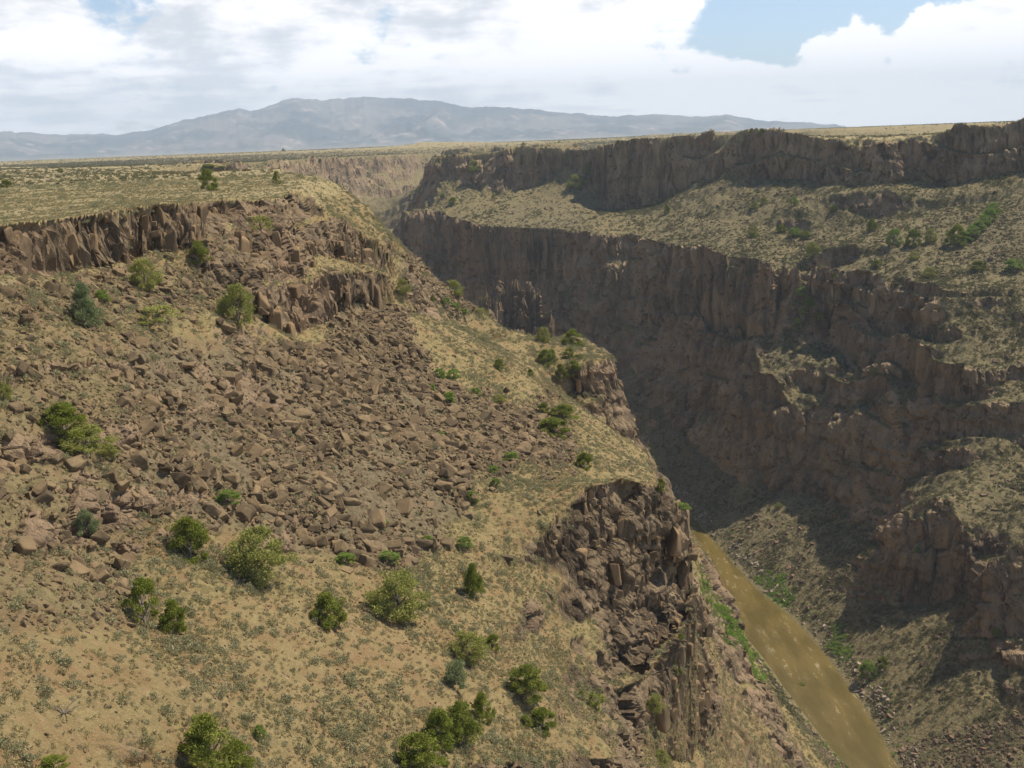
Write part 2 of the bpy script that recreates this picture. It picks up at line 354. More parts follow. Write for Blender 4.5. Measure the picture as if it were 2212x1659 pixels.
def box(a, k=2):
    for ax in (0, 1):
        p = np.pad(a, [(k, k) if i == ax else (0, 0) for i in range(a.ndim)], 'edge'); c = np.cumsum(p, ax)
        n = a.shape[ax]; w = 2 * k + 1
        sl = lambda s, e: tuple(slice(s, e) if i == ax else slice(None) for i in range(a.ndim))
        c = np.concatenate([np.zeros_like(c[sl(0, 1)]), c], ax); a = (c[sl(w, w + n)] - c[sl(0, n)]) / w
    return a
N0 = box(grid_normals(GX, GY, GZ), 2); N0 /= np.linalg.norm(N0, axis=-1, keepdims=True) + 1e-9
STEEP = np.clip((np.sqrt(np.maximum(1 - N0[..., 2] ** 2, 0)) / np.maximum(N0[..., 2], 0.05) - 0.98) / 0.75, 0, 1)   # 0 gentle .. 1 cliff
K = np.clip((GR - 60) / 500, 0, 1)
# the lower left slope is earth and scree, not bare rock
_lo = (GX > 6) & (GX < 92) & (GY > 80) & (GY < 450) & (GZ < -71)
STEEP = np.where(_lo, STEEP * np.clip(0.25 + 1.6 * np.clip(fbm(GX / 16, GY / 16, GZ / 16, 271, 2), 0, 1), 0, 1), STEEP)
def worley(x, y, z, seed):
    """nearest-cell random value and distance to the cell wall, for block shaped relief"""
    ix = np.floor(x).astype(np.int64); iy = np.floor(y).astype(np.int64); iz = np.floor(z).astype(np.int64)
    f1 = np.full(x.shape, 9., np.float32); f2 = np.full(x.shape, 9., np.float32); val = np.zeros(x.shape, np.float32)
    for dx in (-1, 0, 1):
        for dy in (-1, 0, 1):
            for dz in (-1, 0, 1):
                cx, cy, cz = ix + dx, iy + dy, iz + dz
                h1 = _h(cx, cy, cz, seed); h2 = _h(cx, cy, cz, seed + 5); h3 = _h(cx, cy, cz, seed + 9)
                d = np.sqrt((cx + 0.5 + 0.42 * h1 - x) ** 2 + (cy + 0.5 + 0.42 * h2 - y) ** 2 + (cz + 0.5 + 0.42 * h3 - z) ** 2).astype(np.float32)
                nearer = d < f1
                f2 = np.where(nearer, f1, np.minimum(f2, d)); val = np.where(nearer, _h(cx, cy, cz, seed + 13), val); f1 = np.where(nearer, d, f1)
    return val, f2 - f1
def relief():
    x, y, z = GX, GY, GZ
    D = np.zeros_like(x)
    m = STEEP > 0.02
    X, Y, Z, k, st = x[m], y[m], z[m], K[m], STEEP[m]
    wx = X + fbm(X / 2.5, Y / 2.5, Z / 2.5, 301, 2) * 0.5; wy = Y + fbm(X / 2.5, Y / 2.5, Z / 2.5, 307, 2) * 0.5
    s1 = 2.2 + 6.0 * k
    v1, e1 = worley(wx / s1, wy / s1, Z / (s1 * (1.7 + 0.3 * k)) + 0.3 * v0(X, Y, s1), 401)
    s2 = 0.95 + 2.2 * k
    v2, e2 = worley(wx / s2, wy / s2, Z / (s2 * 1.1), 431)
    d = v1 * (1.05 + 1.3 * k) - np.clip(0.22 - e1, 0, 1) * 3.2 * (1 + 1.2 * k)
    d += v2 * (0.30 + 0.55 * k) - np.clip(0.2 - e2, 0, 1) * 1.5 * (1 + k)
    d += fbm(X / (5 + 10 * k), Y / (5 + 10 * k), Z / (14 + 20 * k), 201, 3) * (0.7 + 1.6 * k)
    bed = fbm(X / 70, Y / 70, Z / (1.6 + 2.4 * k), 221, 3, 0.6)                      # layered lava beds
    d += np.sign(bed) * np.sqrt(np.abs(bed)) * (0.10 + 1.1 * k)
    D[m] += st * d * np.where(k > 0.6, np.clip((-Z - 2) / 6, 0.15, 1), 1)
    g = fbm(x / 3.0, y / 3.0, z / 3.0, 281, 4, 0.6) * (0.34 + 0.25 * K) + fbm(x / 14, y / 14, z * 0, 291, 2) * 0.5 * np.clip(1 - K, .3, 1)
    D += (1 - STEEP) * g
    return D
def v0(X, Y, s): return _h(np.floor(X / s).astype(np.int64), np.floor(Y / s).astype(np.int64), np.zeros(X.shape, np.int64), 77)
D = relief(); 
wet = np.clip((GZ + 199.0) / 2.0, 0.1, 1)
D = D * wet
GX = GX + N0[..., 0] * D; GY = GY + N0[..., 1] * D; GZ = GZ + N0[..., 2] * D * (1 - 0.75 * STEEP)
print('relief', time.time() - T0)

def mesh_from(name, V, Fq, smooth=True):
    me = bpy.data.meshes.new(name); V = np.asarray(V, np.float32); Fq = np.asarray(Fq, np.int32)
    k = Fq.shape[1]
    me.vertices.add(len(V)); me.vertices.foreach_set('co', V.ravel())
    me.loops.add(Fq.size); me.loops.foreach_set('vertex_index', Fq.ravel())
    me.polygons.add(len(Fq)); me.polygons.foreach_set('loop_start', np.arange(0, Fq.size, k, dtype=np.int32)); me.polygons.foreach_set('loop_total', np.full(len(Fq), k, np.int32))
    me.polygons.foreach_set('use_smooth', np.full(len(Fq), smooth, bool))
    me.update(calc_edges=True); return me
def link(name, me, mat=None, parent=None, **props):
    o = bpy.data.objects.new(name, me); COL.objects.link(o)
    if mat is not None and me is not None and len(me.materials) == 0: me.materials.append(mat)
    if parent is not None: o.parent = parent
    for k, v in props.items(): o[k] = v
    return o
def add_attr(me, name, arr):
    a = me.attributes.new(name, 'FLOAT', 'POINT'); a.data.foreach_set('value', np.asarray(arr, np.float32).ravel())

def quads(na, nv, flip=False):
    i = np.arange(na - 1)[:, None] * nv + np.arange(nv - 1)[None, :]
    i = i.ravel(); return np.stack([i, i + 1, i + nv + 1, i + nv], 1)[:, ::-1] if not flip else np.stack([i, i + 1, i + nv + 1, i + nv], 1)
def project(x, y, z):
    """plan point -> photo grid"""
    a = x * 1.0; f = y * cP - z * sP; d = -(y * sP + z * cP)
    a = a / f * F; d = d / f * F
    return CU + a * cR + d * sR, CV - a * sR + d * cR

# ------------------------------------------------------------------ plan regions: outlines on the ground, found once from the bare terrain
NA_, NV_ = GX.shape
PU, PV = project(GX, GY, GZ)
EL = np.arctan2(GZ, np.hypot(GX, GY))
VIS = (EL >= np.maximum.accumulate(EL, 1) - 0.0035)
INF = (PU > -60) & (PU < 2272) & (PV < 1720) & (PV > 150)
FLAT = np.flatnonzero((VIS & INF).ravel())
_fu, _fv = PU.ravel()[FLAT], PV.ravel()[FLAT]
def at(u, v, edge=False):
    """ground point seen at a photo position (index into the flattened grid)"""
    d = (_fu - u) ** 2 + (_fv - v) ** 2
    i = np.argmin(d); c = FLAT[np.flatnonzero(d < max(9.0, d[i] * 1.5))]
    r = GR.ravel()[c]; return c[np.argmin(r)]
def inpoly(px, py, poly):
    inside = np.zeros(px.shape, bool); n = len(poly); j = n - 1
    for i in range(n):
        xi, yi = poly[i]; xj, yj = poly[j]
        inside ^= ((yi > py) != (yj > py)) & (px < (xj - xi) * (py - yi) / (yj - yi + 1e-12) + xi); j = i
    return inside
def region(pts, soft=3):
    poly = []
    for u, v in pts:
        i = at(u, v); poly.append((GX.ravel()[i], GY.ravel()[i]))
    wob = (0.6 + 5 * K)
    m = inpoly(GX + wob * fbm(GX / 9, GY / 9, GX * 0, 611, 2) * 2, GY + wob * fbm(GX / 9, GY / 9, GX * 0, 617, 2) * 2, poly).astype(np.float32)
    return box(m, soft)
STEEP2 = STEEP
N1 = grid_normals(GX, GY, GZ); N1 = box(N1, 1)
gentle = 1 - STEEP
ROCKY = np.zeros_like(GX)
ROCKY = np.maximum(ROCKY, region([(300,740),(560,760),(640,745),(700,690),(860,655),(900,760),(1010,850),(1130,890),(1230,900),(1245,970),(1180,1010),(1100,985),(1020,1030),(1000,1130),(960,1200),(820,1235),(640,1190),(480,1110),(330,1120),(240,1000),(260,860)], 6))
ROCKY = np.maximum(ROCKY, 0.5 * region([(-60,600),(300,560),(430,545),(560,640),(540,700),(300,705),(-60,700)], 8))
ROCKY = np.maximum(ROCKY, 0.45 * region([(-60,690),(300,720),(330,1120),(260,1330),(-60,1350)], 8))
ROCKY = np.maximum(ROCKY, region([(1358,872),(1500,935),(1640,965),(1600,1060),(1760,1140),(1880,1240),(1760,1290),(1640,1225),(1510,1120),(1420,1010)], 4) * 0.95)
ROCKY = np.maximum(ROCKY, region([(2055,560),(2130,470),(2230,400),(2230,610),(2060,580)], 4))
ROCKY = np.maximum(ROCKY, 0.8 * region([(1050,480),(1100,440),(1190,405),(1250,350),(1270,400),(1275,490),(1130,490)], 4))
ROCKY = np.maximum(ROCKY, 0.75 * region([(870,565),(1000,620),(1040,690),(1000,690),(930,640)], 3))
_bx = np.interp(GY, [p[1] for p in LBANK[:17]], [p[0] for p in LBANK[:17]]); _cx = np.interp(GY, [p[1] for p in RBANK[:17]], [p[0] for p in RBANK[:17]])
ROCKY = np.maximum(ROCKY, 0.6 * ((GX > 95) & (GY > 240) & (GY < 760) & (GZ < -36)))
SHORE = np.clip(1 - np.abs(GX - _cx - 4) / 9, 0, 1) * np.clip((GZ + 201) / 1, 0, 1) * np.clip((-188 - GZ) / 4, 0, 1) * (GY < 620)
SHOREL = np.clip(1 - np.abs(_bx - GX - 1.5) / 4, 0, 1) * np.clip((-192 - GZ) / 4, 0, 1) * (GY < 620)
ROCKY = np.maximum(ROCKY, np.maximum(SHORE, 0.8 * SHOREL))
LUSH = np.maximum(region([(1640,1243),(1690,1255),(1718,1300),(1690,1312),(1655,1285)], 2), region([(1785,1355),(1850,1380),(1832,1425),(1800,1405)], 2))
LUSH = np.maximum(LUSH, region([(1500,1240),(1515,1245),(1600,1365),(1645,1430),(1628,1430),(1560,1340)], 2))
LUSH = np.maximum(LUSH, region([(1775,1600),(1785,1600),(1825,1659),(1800,1659)], 2))
SOIL = np.maximum(region([(-60,1330),(330,1330),(600,1290),(1080,1330),(1160,1480),(1330,1500),(1500,1659),(1500,1710),(-60,1710)], 10), 0.8 * region([(1190,760),(1240,720),(1335,760),(1330,800),(1210,815)], 3))
SOIL = np.maximum(SOIL, region([(560,362),(613,358),(640,372),(600,372)], 2))
PLAT = ((GZ > -12.5) & (STEEP < 0.3)).astype(np.float32); PLAT = box(PLAT, 3)
print('regions', time.time() - T0)

# ------------------------------------------------------------------ materials
def material(name):
    m = bpy.data.materials.new(name); m.use_nodes = True; t = NT(m.node_tree); t.n.clear()
    b = t.node('ShaderNodeBsdfPrincipled'); o = t.node('ShaderNodeOutputMaterial'); t.l.new(b.outputs[0], o.inputs[0])
    b.inputs['Roughness'].default_value = 0.95; b.inputs['Specular IOR Level'].default_value = 0.15
    return m, t, b
def bump(t, b, h, dist, strength=1.0):
    n = t.node('ShaderNodeBump'); n.inputs['Strength'].default_value = strength; n.inputs['Distance'].default_value = dist
    t.put(n.inputs['Height'], h); t.l.new(n.outputs[0], b.inputs['Normal'])
def rock_colour(t, pos, streaky=True):
    q = t.vec('MULTIPLY', pos, (1, 1, 0.16) if streaky else (1, 1, 0.7))
    a = t.noise(q, 0.22, 6, 0.68); f = t.noise(q, 0.6, 6, 0.7); far = t.noise(t.vec('MULTIPLY', pos, (1, 1, 0.5)), 0.022, 6, 0.62)
    col = t.mix(t.step(a, 0.36, 0.64), (0.098, 0.071, 0.045, 1), (0.280, 0.202, 0.120, 1))
    col = t.mix(t.math('MULTIPLY', t.step(far, 0.50, 0.66), 0.5), col, (0.315, 0.205, 0.125, 1))
    bed = t.noise(t.vec('MULTIPLY', pos, (0.10, 0.10, 1.0)), 0.055, 4, 0.6)          # lava beds differ in colour
    col = t.mix(t.math('MULTIPLY', t.step(bed, 0.50, 0.60), 0.6), col, (0.340, 0.235, 0.145, 1))
    col = t.mix(t.math('MULTIPLY', t.step(f, 0.56, 0.70), 0.7), col, (0.062, 0.048, 0.040, 1))
    col = t.mix(t.math('MULTIPLY', t.step(f, 0.40, 0.28), 0.45), col, (0.32, 0.26, 0.19, 1))
    return col
def ground_material():
    m, t, b = material('canyon_ground')
    g = t.node('ShaderNodeNewGeometry'); pos = g.outputs['Position']
    steep = t.attr('steep'); rocky = t.attr('rocky'); lush = t.attr('lush'); soil = t.attr('soil'); plat = t.attr('plateau')
    n1 = t.noise(pos, 0.045, 5, 0.6); n2 = t.noise(pos, 0.28, 5, 0.62); n3 = t.noise(pos, 2.2, 4, 0.65); n4 = t.noise(pos, 0.9, 3, 0.6)
    earth = t.mix(t.step(n2, 0.35, 0.65), (0.245, 0.160, 0.072, 1), (0.390, 0.282, 0.138, 1))
    earth = t.mix(t.math('MULTIPLY', t.step(n1, 0.52, 0.66), 0.25), earth, (0.350, 0.215, 0.120, 1))
    dry = t.mix(t.step(n4, 0.35, 0.65), (0.145, 0.115, 0.046, 1), (0.290, 0.225, 0.098, 1))
    cover = t.step(t.math('ADD', t.math('MULTIPLY', n2, 0.6), t.math('MULTIPLY', n4, 0.4)), 0.44, 0.54)
    cover = t.math('MULTIPLY', cover, t.math('SUBTRACT', 1.0, t.math('MULTIPLY', soil, 0.35)))
    col = t.mix(cover, earth, dry)
    grass = t.mix(t.step(n4, 0.3, 0.7), (0.235, 0.188, 0.090, 1), (0.390, 0.305, 0.160, 1))
    grass = t.mix(t.math('MULTIPLY', t.step(n2, 0.55, 0.7), 0.5), grass, (0.150, 0.150, 0.065, 1))
    col = t.mix(plat, col, grass)
    col = t.mix(t.math('MULTIPLY', t.step(n3, 0.60, 0.70), 0.6), col, (0.125, 0.125, 0.068, 1))
    col = t.mix(t.math('MULTIPLY', t.step(n3, 0.38, 0.30), 0.35), col, (0.42, 0.34, 0.24, 1))
    rub = t.mix(t.step(t.noise(pos, 1.3, 5, 0.7), 0.35, 0.65), (0.070, 0.055, 0.038, 1), (0.210, 0.165, 0.105, 1))
    col = t.mix(t.math('MULTIPLY', rocky, 0.72), col, rub)
    col = t.mix(lush, col, (0.13, 0.20, 0.045, 1))
    n5 = t.noise(pos, 7.5, 4, 0.7); n6 = t.noise(pos, 3.1, 5, 0.7)
    col = t.mix(t.math('MULTIPLY', t.step(n5, 0.56, 0.66), 0.45), col, (0.47, 0.40, 0.28, 1))
    col = t.mix(t.math('MULTIPLY', t.step(n5, 0.42, 0.34), 0.50), col, (0.115, 0.088, 0.055, 1))
    col = t.mix(t.math('MULTIPLY', t.step(n6, 0.55, 0.66), 0.40), col, (0.190, 0.175, 0.085, 1))
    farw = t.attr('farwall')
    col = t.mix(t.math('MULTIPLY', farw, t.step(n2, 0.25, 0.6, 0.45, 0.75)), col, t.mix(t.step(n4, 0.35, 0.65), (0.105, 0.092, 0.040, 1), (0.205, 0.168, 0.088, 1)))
    # bare rock on anything steep, with a broken edge
    e = t.math('ADD', steep, t.math('MULTIPLY', t.math('SUBTRACT', n3, 0.5), 0.9))
    rk = rock_colour(t, pos)
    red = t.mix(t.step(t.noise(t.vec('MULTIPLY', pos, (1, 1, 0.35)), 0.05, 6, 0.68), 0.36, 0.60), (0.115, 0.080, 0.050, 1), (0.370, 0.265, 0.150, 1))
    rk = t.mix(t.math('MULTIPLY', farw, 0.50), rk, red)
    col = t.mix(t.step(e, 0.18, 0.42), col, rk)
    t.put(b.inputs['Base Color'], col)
    h = t.math('ADD', t.math('ADD', t.math('MULTIPLY', t.noise(pos, 1.1, 7, 0.75), 1.0), t.math('MULTIPLY', t.math('MULTIPLY', t.noise(t.vec('MULTIPLY', pos, (1, 1, 0.6)), 0.22, 6, 0.7), 3.0), steep)), t.math('MULTIPLY', t.vor(t.vec('MULTIPLY', pos, (1, 1, 0.5)), 0.9), 0.35))
    bump(t, b, h, 0.7, 0.9)
    return m
def rock_material(name, tone=(1, 1, 1)):
    m, t, b = material(name)
    oi = t.node('ShaderNodeObjectInfo'); co = t.node('ShaderNodeTexCoord').outputs['Object']
    pos = t.vec('ADD', co, t.vec('SCALE', (31.0, 17.0, 23.0), oi.outputs['Random']))
    n = t.noise(pos, 1.3, 5, 0.65); k = t.noise(pos, 5.0, 4, 0.6)
    c = lambda r, g, bb: (r * tone[0], g * tone[1], bb * tone[2], 1)
    col = t.mix(t.step(n, 0.35, 0.65), c(0.150, 0.120, 0.092), c(0.290, 0.235, 0.170))
    col = t.mix(t.math('MULTIPLY', t.step(k, 0.57, 0.68), 0.55), col, c(0.38, 0.34, 0.25))
    col = t.mix(t.math('MULTIPLY', t.step(oi.outputs['Random'], 0.0, 1.0), 0.45), col, c(0.40, 0.30, 0.20))
    rnd2 = t.math('FRACT', t.math('MULTIPLY', oi.outputs['Random'], 37.7))
    col = t.mix(t.math('MULTIPLY', t.step(rnd2, 0.55, 0.95), 0.7), col, c(0.115, 0.092, 0.075))
    t.put(b.inputs['Base Color'], col); bump(t, b, t.math('ADD', n, t.math('MULTIPLY', k, 0.5)), 0.12, 0.8)
    return m
def leaf_material(name, c1, c2, c3):
    m, t, b = material(name)
    oi = t.node('ShaderNodeObjectInfo'); tint = t.attr('tint')
    col = t.mix(tint, (*c1, 1), (*c2, 1))
    col = t.mix(t.math('MULTIPLY', oi.outputs['Random'], 0.6), col, (*c3, 1))
    t.put(b.inputs['Base Color'], col)
    b.inputs['Roughness'].default_value = 0.75
    tr = t.node('ShaderNodeBsdfTranslucent'); t.put(tr.inputs[0], col)
    mx = t.node('ShaderNodeMixShader'); mx.inputs[0].default_value = 0.25
    t.l.new(b.outputs[0], mx.inputs[1]); t.l.new(tr.outputs[0], mx.inputs[2])
    t.l.new(mx.outputs[0], [n for n in t.n if n.type == 'OUTPUT_MATERIAL'][0].inputs[0])
    return m
M_GROUND = ground_material()
M_ROCK = rock_material('basalt', (0.65, 0.58, 0.45)); M_ROCKP = rock_material('purple_basalt', (0.66, 0.56, 0.50)); M_ROCKG = rock_material('cliff_basalt', (0.76, 0.65, 0.50))
M_JUN = leaf_material('juniper_leaves', (0.100, 0.130, 0.018), (0.275, 0.300, 0.046), (0.21, 0.225, 0.045))
M_BRI = leaf_material('bright_leaves', (0.150, 0.220, 0.035), (0.280, 0.370, 0.070), (0.22, 0.27, 0.07))
M_OLI = leaf_material('olive_leaves', (0.190, 0.200, 0.045), (0.350, 0.350, 0.095), (0.28, 0.28, 0.08))
M_BLU = leaf_material('bluish_leaves', (0.130, 0.165, 0.070), (0.260, 0.300, 0.130), (0.22, 0.24, 0.11))
M_SAGE = leaf_material('sage_leaves', (0.200, 0.185, 0.095), (0.430, 0.390, 0.235), (0.250, 0.250, 0.115))
M_SCRUB = leaf_material('scrub_leaves', (0.085, 0.082, 0.036), (0.230, 0.205, 0.105), (0.13, 0.135, 0.055))
M_TUFT = leaf_material('dry_grass_blades', (0.200, 0.165, 0.075), (0.480, 0.400, 0.215), (0.270, 0.240, 0.100))
M_LUSH = leaf_material('green_grass_blades', (0.160, 0.250, 0.035), (0.310, 0.440, 0.070), (0.22, 0.31, 0.06))
def bark():
    m, t, b = material('grey_bark'); co = t.node('ShaderNodeTexCoord').outputs['Object']
    n = t.noise(t.vec('MULTIPLY', co, (6, 6, 1.5)), 3.0, 4)
    t.put(b.inputs['Base Color'], t.mix(n, (0.11, 0.085, 0.065, 1), (0.30, 0.26, 0.21, 1))); return m
M_BARK = bark()

# ------------------------------------------------------------------ ground object
def c4_(a): return (a[:-1, :-1] + a[1:, 1:]) / 2
def make_ground():
    # rows beyond the modelled land carry the plain on towards the horizon
    ex = np.array([3300, 4200, 6000, 11000, 20500], np.float32); dz = np.array([-3., -30., -70., -120., -160.], np.float32)
    A = AZS[:, None]
    X = np.concatenate([GX, np.sin(A) * ex], 1); Y = np.concatenate([GY, np.cos(A) * ex], 1); Z = np.concatenate([GZ, GZ[:, -1:] + dz], 1)
    V = np.stack([X, Y, Z], -1).reshape(-1, 3)
    me = mesh_from('ground', V, quads(NA_, NV_ + 5))
    crisp = np.zeros((NA_ - 1, NV_ + 4), bool); crisp[:, :NV_ - 1] = c4_(STEEP) > 0.3           # broken rock keeps hard facets
    me.polygons.foreach_set('use_smooth', ~crisp.ravel())
    pad = lambda a, v: np.concatenate([a, np.full((NA_, 5), v, np.float32)], 1)
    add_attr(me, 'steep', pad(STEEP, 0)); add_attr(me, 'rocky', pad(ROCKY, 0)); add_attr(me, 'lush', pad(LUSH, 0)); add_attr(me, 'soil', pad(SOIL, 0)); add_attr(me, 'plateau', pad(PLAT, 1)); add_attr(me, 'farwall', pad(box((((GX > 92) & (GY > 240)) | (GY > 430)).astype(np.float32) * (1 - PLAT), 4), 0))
    link('ground', me, M_GROUND, kind='structure')
make_ground()

def make_river():
    m, t, b = material('muddy_water')
    pos = t.node('ShaderNodeNewGeometry').outputs['Position']
    q = t.vec('MULTIPLY', pos, (1.0, 0.28, 1.0))
    n = t.noise(q, 0.5, 5, 0.6, 0.5); n2 = t.noise(q, 0.11, 3, 0.5); fine = t.noise(q, 2.6, 5, 0.7)
    col = t.mix(t.step(n2, 0.35, 0.65), (0.100, 0.072, 0.015, 1), (0.150, 0.106, 0.028, 1))
    foam = t.math('MULTIPLY', t.step(n, 0.54, 0.68), t.step(n2, 0.42, 0.58)); foam = t.math('MULTIPLY', foam, t.step(fine, 0.42, 0.60))
    col = t.mix(t.math('MULTIPLY', foam, 0.40), col, (0.62, 0.53, 0.38, 1))
    t.put(b.inputs['Base Color'], col); b.inputs['Roughness'].default_value = 0.16; b.inputs['Specular IOR Level'].default_value = 0.5
    bump(t, b, t.math('ADD', n, t.math('MULTIPLY', fine, 0.5)), 0.5, 0.6)
    V, Fq = [], []
    for i, (a, c) in enumerate(zip(LBANK, RBANK)):
        d = (c - a); d = d / np.linalg.norm(d) * 9
        a2, c2 = a - d, c + d
        V += [(a2[0], a2[1], -200.5), (c2[0], c2[1], -200.5)]
        if i: Fq.append((2 * i - 2, 2 * i - 1, 2 * i + 1, 2 * i))
    link('river_water', mesh_from('river_water', V, Fq, False), m, kind='structure')
make_river()

# ------------------------------------------------------------------ mountains
def make_mountains():
    sky_ = [(-700,292),(-300,288),(0,283),(60,286),(130,290),(200,288),(250,291),(330,281),(400,259),(440,252),(480,241),(515,233),(545,240),(600,221),(640,211),(700,216),(780,209),(850,211),(940,217),(1000,229),(1080,231),(1160,238),(1250,245),(1330,251),(1400,247),(1500,252),(1580,247),(1640,259),(1700,262),(1750,266),(1800,269),(1850,275),(2000,290),(2300,300)]
    azp, hp = [], []
    for u, v in sky_:
        d = unproj_dir(u, v); azp.append(math.atan2(d[0], d[1])); hp.append(d[2] / math.hypot(d[0], d[1]))
    az = np.radians(np.arange(-40, 34, 0.06)); t = np.linspace(0, 1, 150)
    crest = np.interp(az, azp, hp) + fbm(az * 160, az * 0, az * 0, 571, 4, 0.6) * 0.0017
    R = 12400 + 7700 * t
    RR, AA = np.meshgrid(R, az); T = np.repeat(t[None, :], len(az), 0); C = np.repeat(crest[:, None], len(t), 1)
    x = np.sin(AA) * RR; y = np.cos(AA) * RR
    top = C * 18560
    prof = np.where(T < 0.8, (T / 0.8) ** 1.25, 1 - ((T - 0.8) / 0.2) ** 1.4 * 0.7)
    rid = 1 - np.abs(fbm(x / 2000, y / 3600, x * 0, 501, 5, 0.55)) * 2.2
    low = 1 - np.abs(fbm(x / 660, y / 1120, x * 0, 541, 4, 0.55)) * 2
    env = np.clip(T / 0.8, 0, 1) * np.clip((0.8 - T) / 0.8, 0, 1) * 4
    z = -145 + (top + 145) * prof + (top + 200) * env * ((rid - 0.6) * 0.30 + (low - 0.6) * 0.12)
    z = z + np.where(T > 0.5, 1, 0) * 0
    z = np.minimum(z, np.where(T < 0.8, C * RR * 0.985 - 4, C * RR - 6) * (T < 0.795) + (T >= 0.795) * top * 1.0 * (1 - np.clip((T - .8) / .2, 0, 1) ** 1.4 * .7))
    z = np.maximum(z, -155)
    m, tt, b = material('mountain_forest'); pos = tt.node('ShaderNodeNewGeometry').outputs['Position']
    a = tt.noise(pos, 0.0008, 6, 0.6); c = tt.noise(pos, 0.003, 5, 0.65)
    sp = tt.node('ShaderNodeSeparateXYZ'); tt.put(sp.inputs[0], pos)
    col = tt.mix(tt.step(a, 0.42, 0.60), (0.050, 0.065, 0.060, 1), (0.200, 0.170, 0.140, 1))
    col = tt.mix(tt.step(c, 0.55, 0.68), col, (0.42, 0.33, 0.27, 1))
    col = tt.mix(tt.step(sp.outputs[2], 30, -85), col, (0.36, 0.31, 0.21, 1))
    tt.put(b.inputs['Base Color'], col)
    link('mountains', mesh_from('mountains', np.stack([x, y, z], -1).reshape(-1, 3), quads(len(az), len(t))), m, kind='structure')
make_mountains()

# ------------------------------------------------------------------ the air
def make_haze():
    x0, x1, y0, y1, z0, z1 = -20800, 20800, -400, 20800, -330, 960
    V = [(x, y, z) for x in (x0, x1) for y in (y0, y1) for z in (z0, z1)]
    Fq = [(0, 1, 3, 2), (4, 6, 7, 5), (0, 4, 5, 1), (2, 3, 7, 6), (0, 2, 6, 4), (1, 5, 7, 3)]
    me = mesh_from('haze', V, Fq, False)
    m = bpy.data.materials.new('air'); m.use_nodes = True; t = NT(m.node_tree); t.n.clear()
    v = t.node('ShaderNodeVolumePrincipled'); v.inputs['Color'].default_value = (0.74, 0.87, 1.0, 1); v.inputs['Density'].default_value = 0.75e-4; v.inputs['Anisotropy'].default_value = 0.0
    o = t.node('ShaderNodeOutputMaterial'); t.l.new(v.outputs[0], o.inputs['Volume'])
    link('haze', me, m, kind='stuff', label='pale blue air hanging over the far plain and mountains')
make_haze()
print('setting', time.time() - T0)
# @@OBJECTS@@
# ------------------------------------------------------------------ loose things: forms shared by many copies
def hull_mesh(name, pts, mat, smooth=False, bevel=0.0):
    bm = bmesh.new()
    for p in pts: bm.verts.new(p)
    r = bmesh.ops.convex_hull(bm, input=bm.verts[:])
    bmesh.ops.delete(bm, geom=[v for v in bm.verts if not v.link_faces], context='VERTS')
    if bevel:
        bmesh.ops.dissolve_limit(bm, angle_limit=0.12, verts=bm.verts[:], edges=bm.edges[:])
        bmesh.ops.bevel(bm, geom=bm.edges[:], offset=bevel, segments=1, profile=0.6, affect='EDGES')
    bmesh.ops.recalc_face_normals(bm, faces=bm.faces[:])
    me = bpy.data.meshes.new(name); bm.to_mesh(me); bm.free(); me.materials.append(mat); return me
ROCK_KINDS = [('flat slab shaped', (1.0, 0.75, 0.32), 16), ('blocky', (0.85, 0.75, 0.62), 16), ('angular', (0.9, 0.74, 0.58), 17), ('rounded', (0.8, 0.72, 0.6), 34), ('wedge shaped', (0.95, 0.68, 0.52), 13), ('long', (1.1, 0.58, 0.46), 18)]
def rock_forms(mat, per=2):
    out = []
    for k, (word, dim, n) in enumerate(ROCK_KINDS):
        for j in range(per):
            p = rng.normal(size=(n, 3)); p /= np.linalg.norm(p, axis=1, keepdims=True)
            q = 5.0 if word != 'rounded' else 2.4                                   # boxier or rounder
            p = np.sign(p) * np.abs(p) ** (2 / q); p *= rng.uniform(0.78, 1.0, (n, 1)); p *= np.array(dim) * 0.62
            out.append((word, hull_mesh('boulder_form', p, mat, bevel=0.028)))
    return out
ROCKS = rock_forms(M_ROCK); ROCKSP = rock_forms(M_ROCKP); ROCKSG = rock_forms(M_ROCKG)

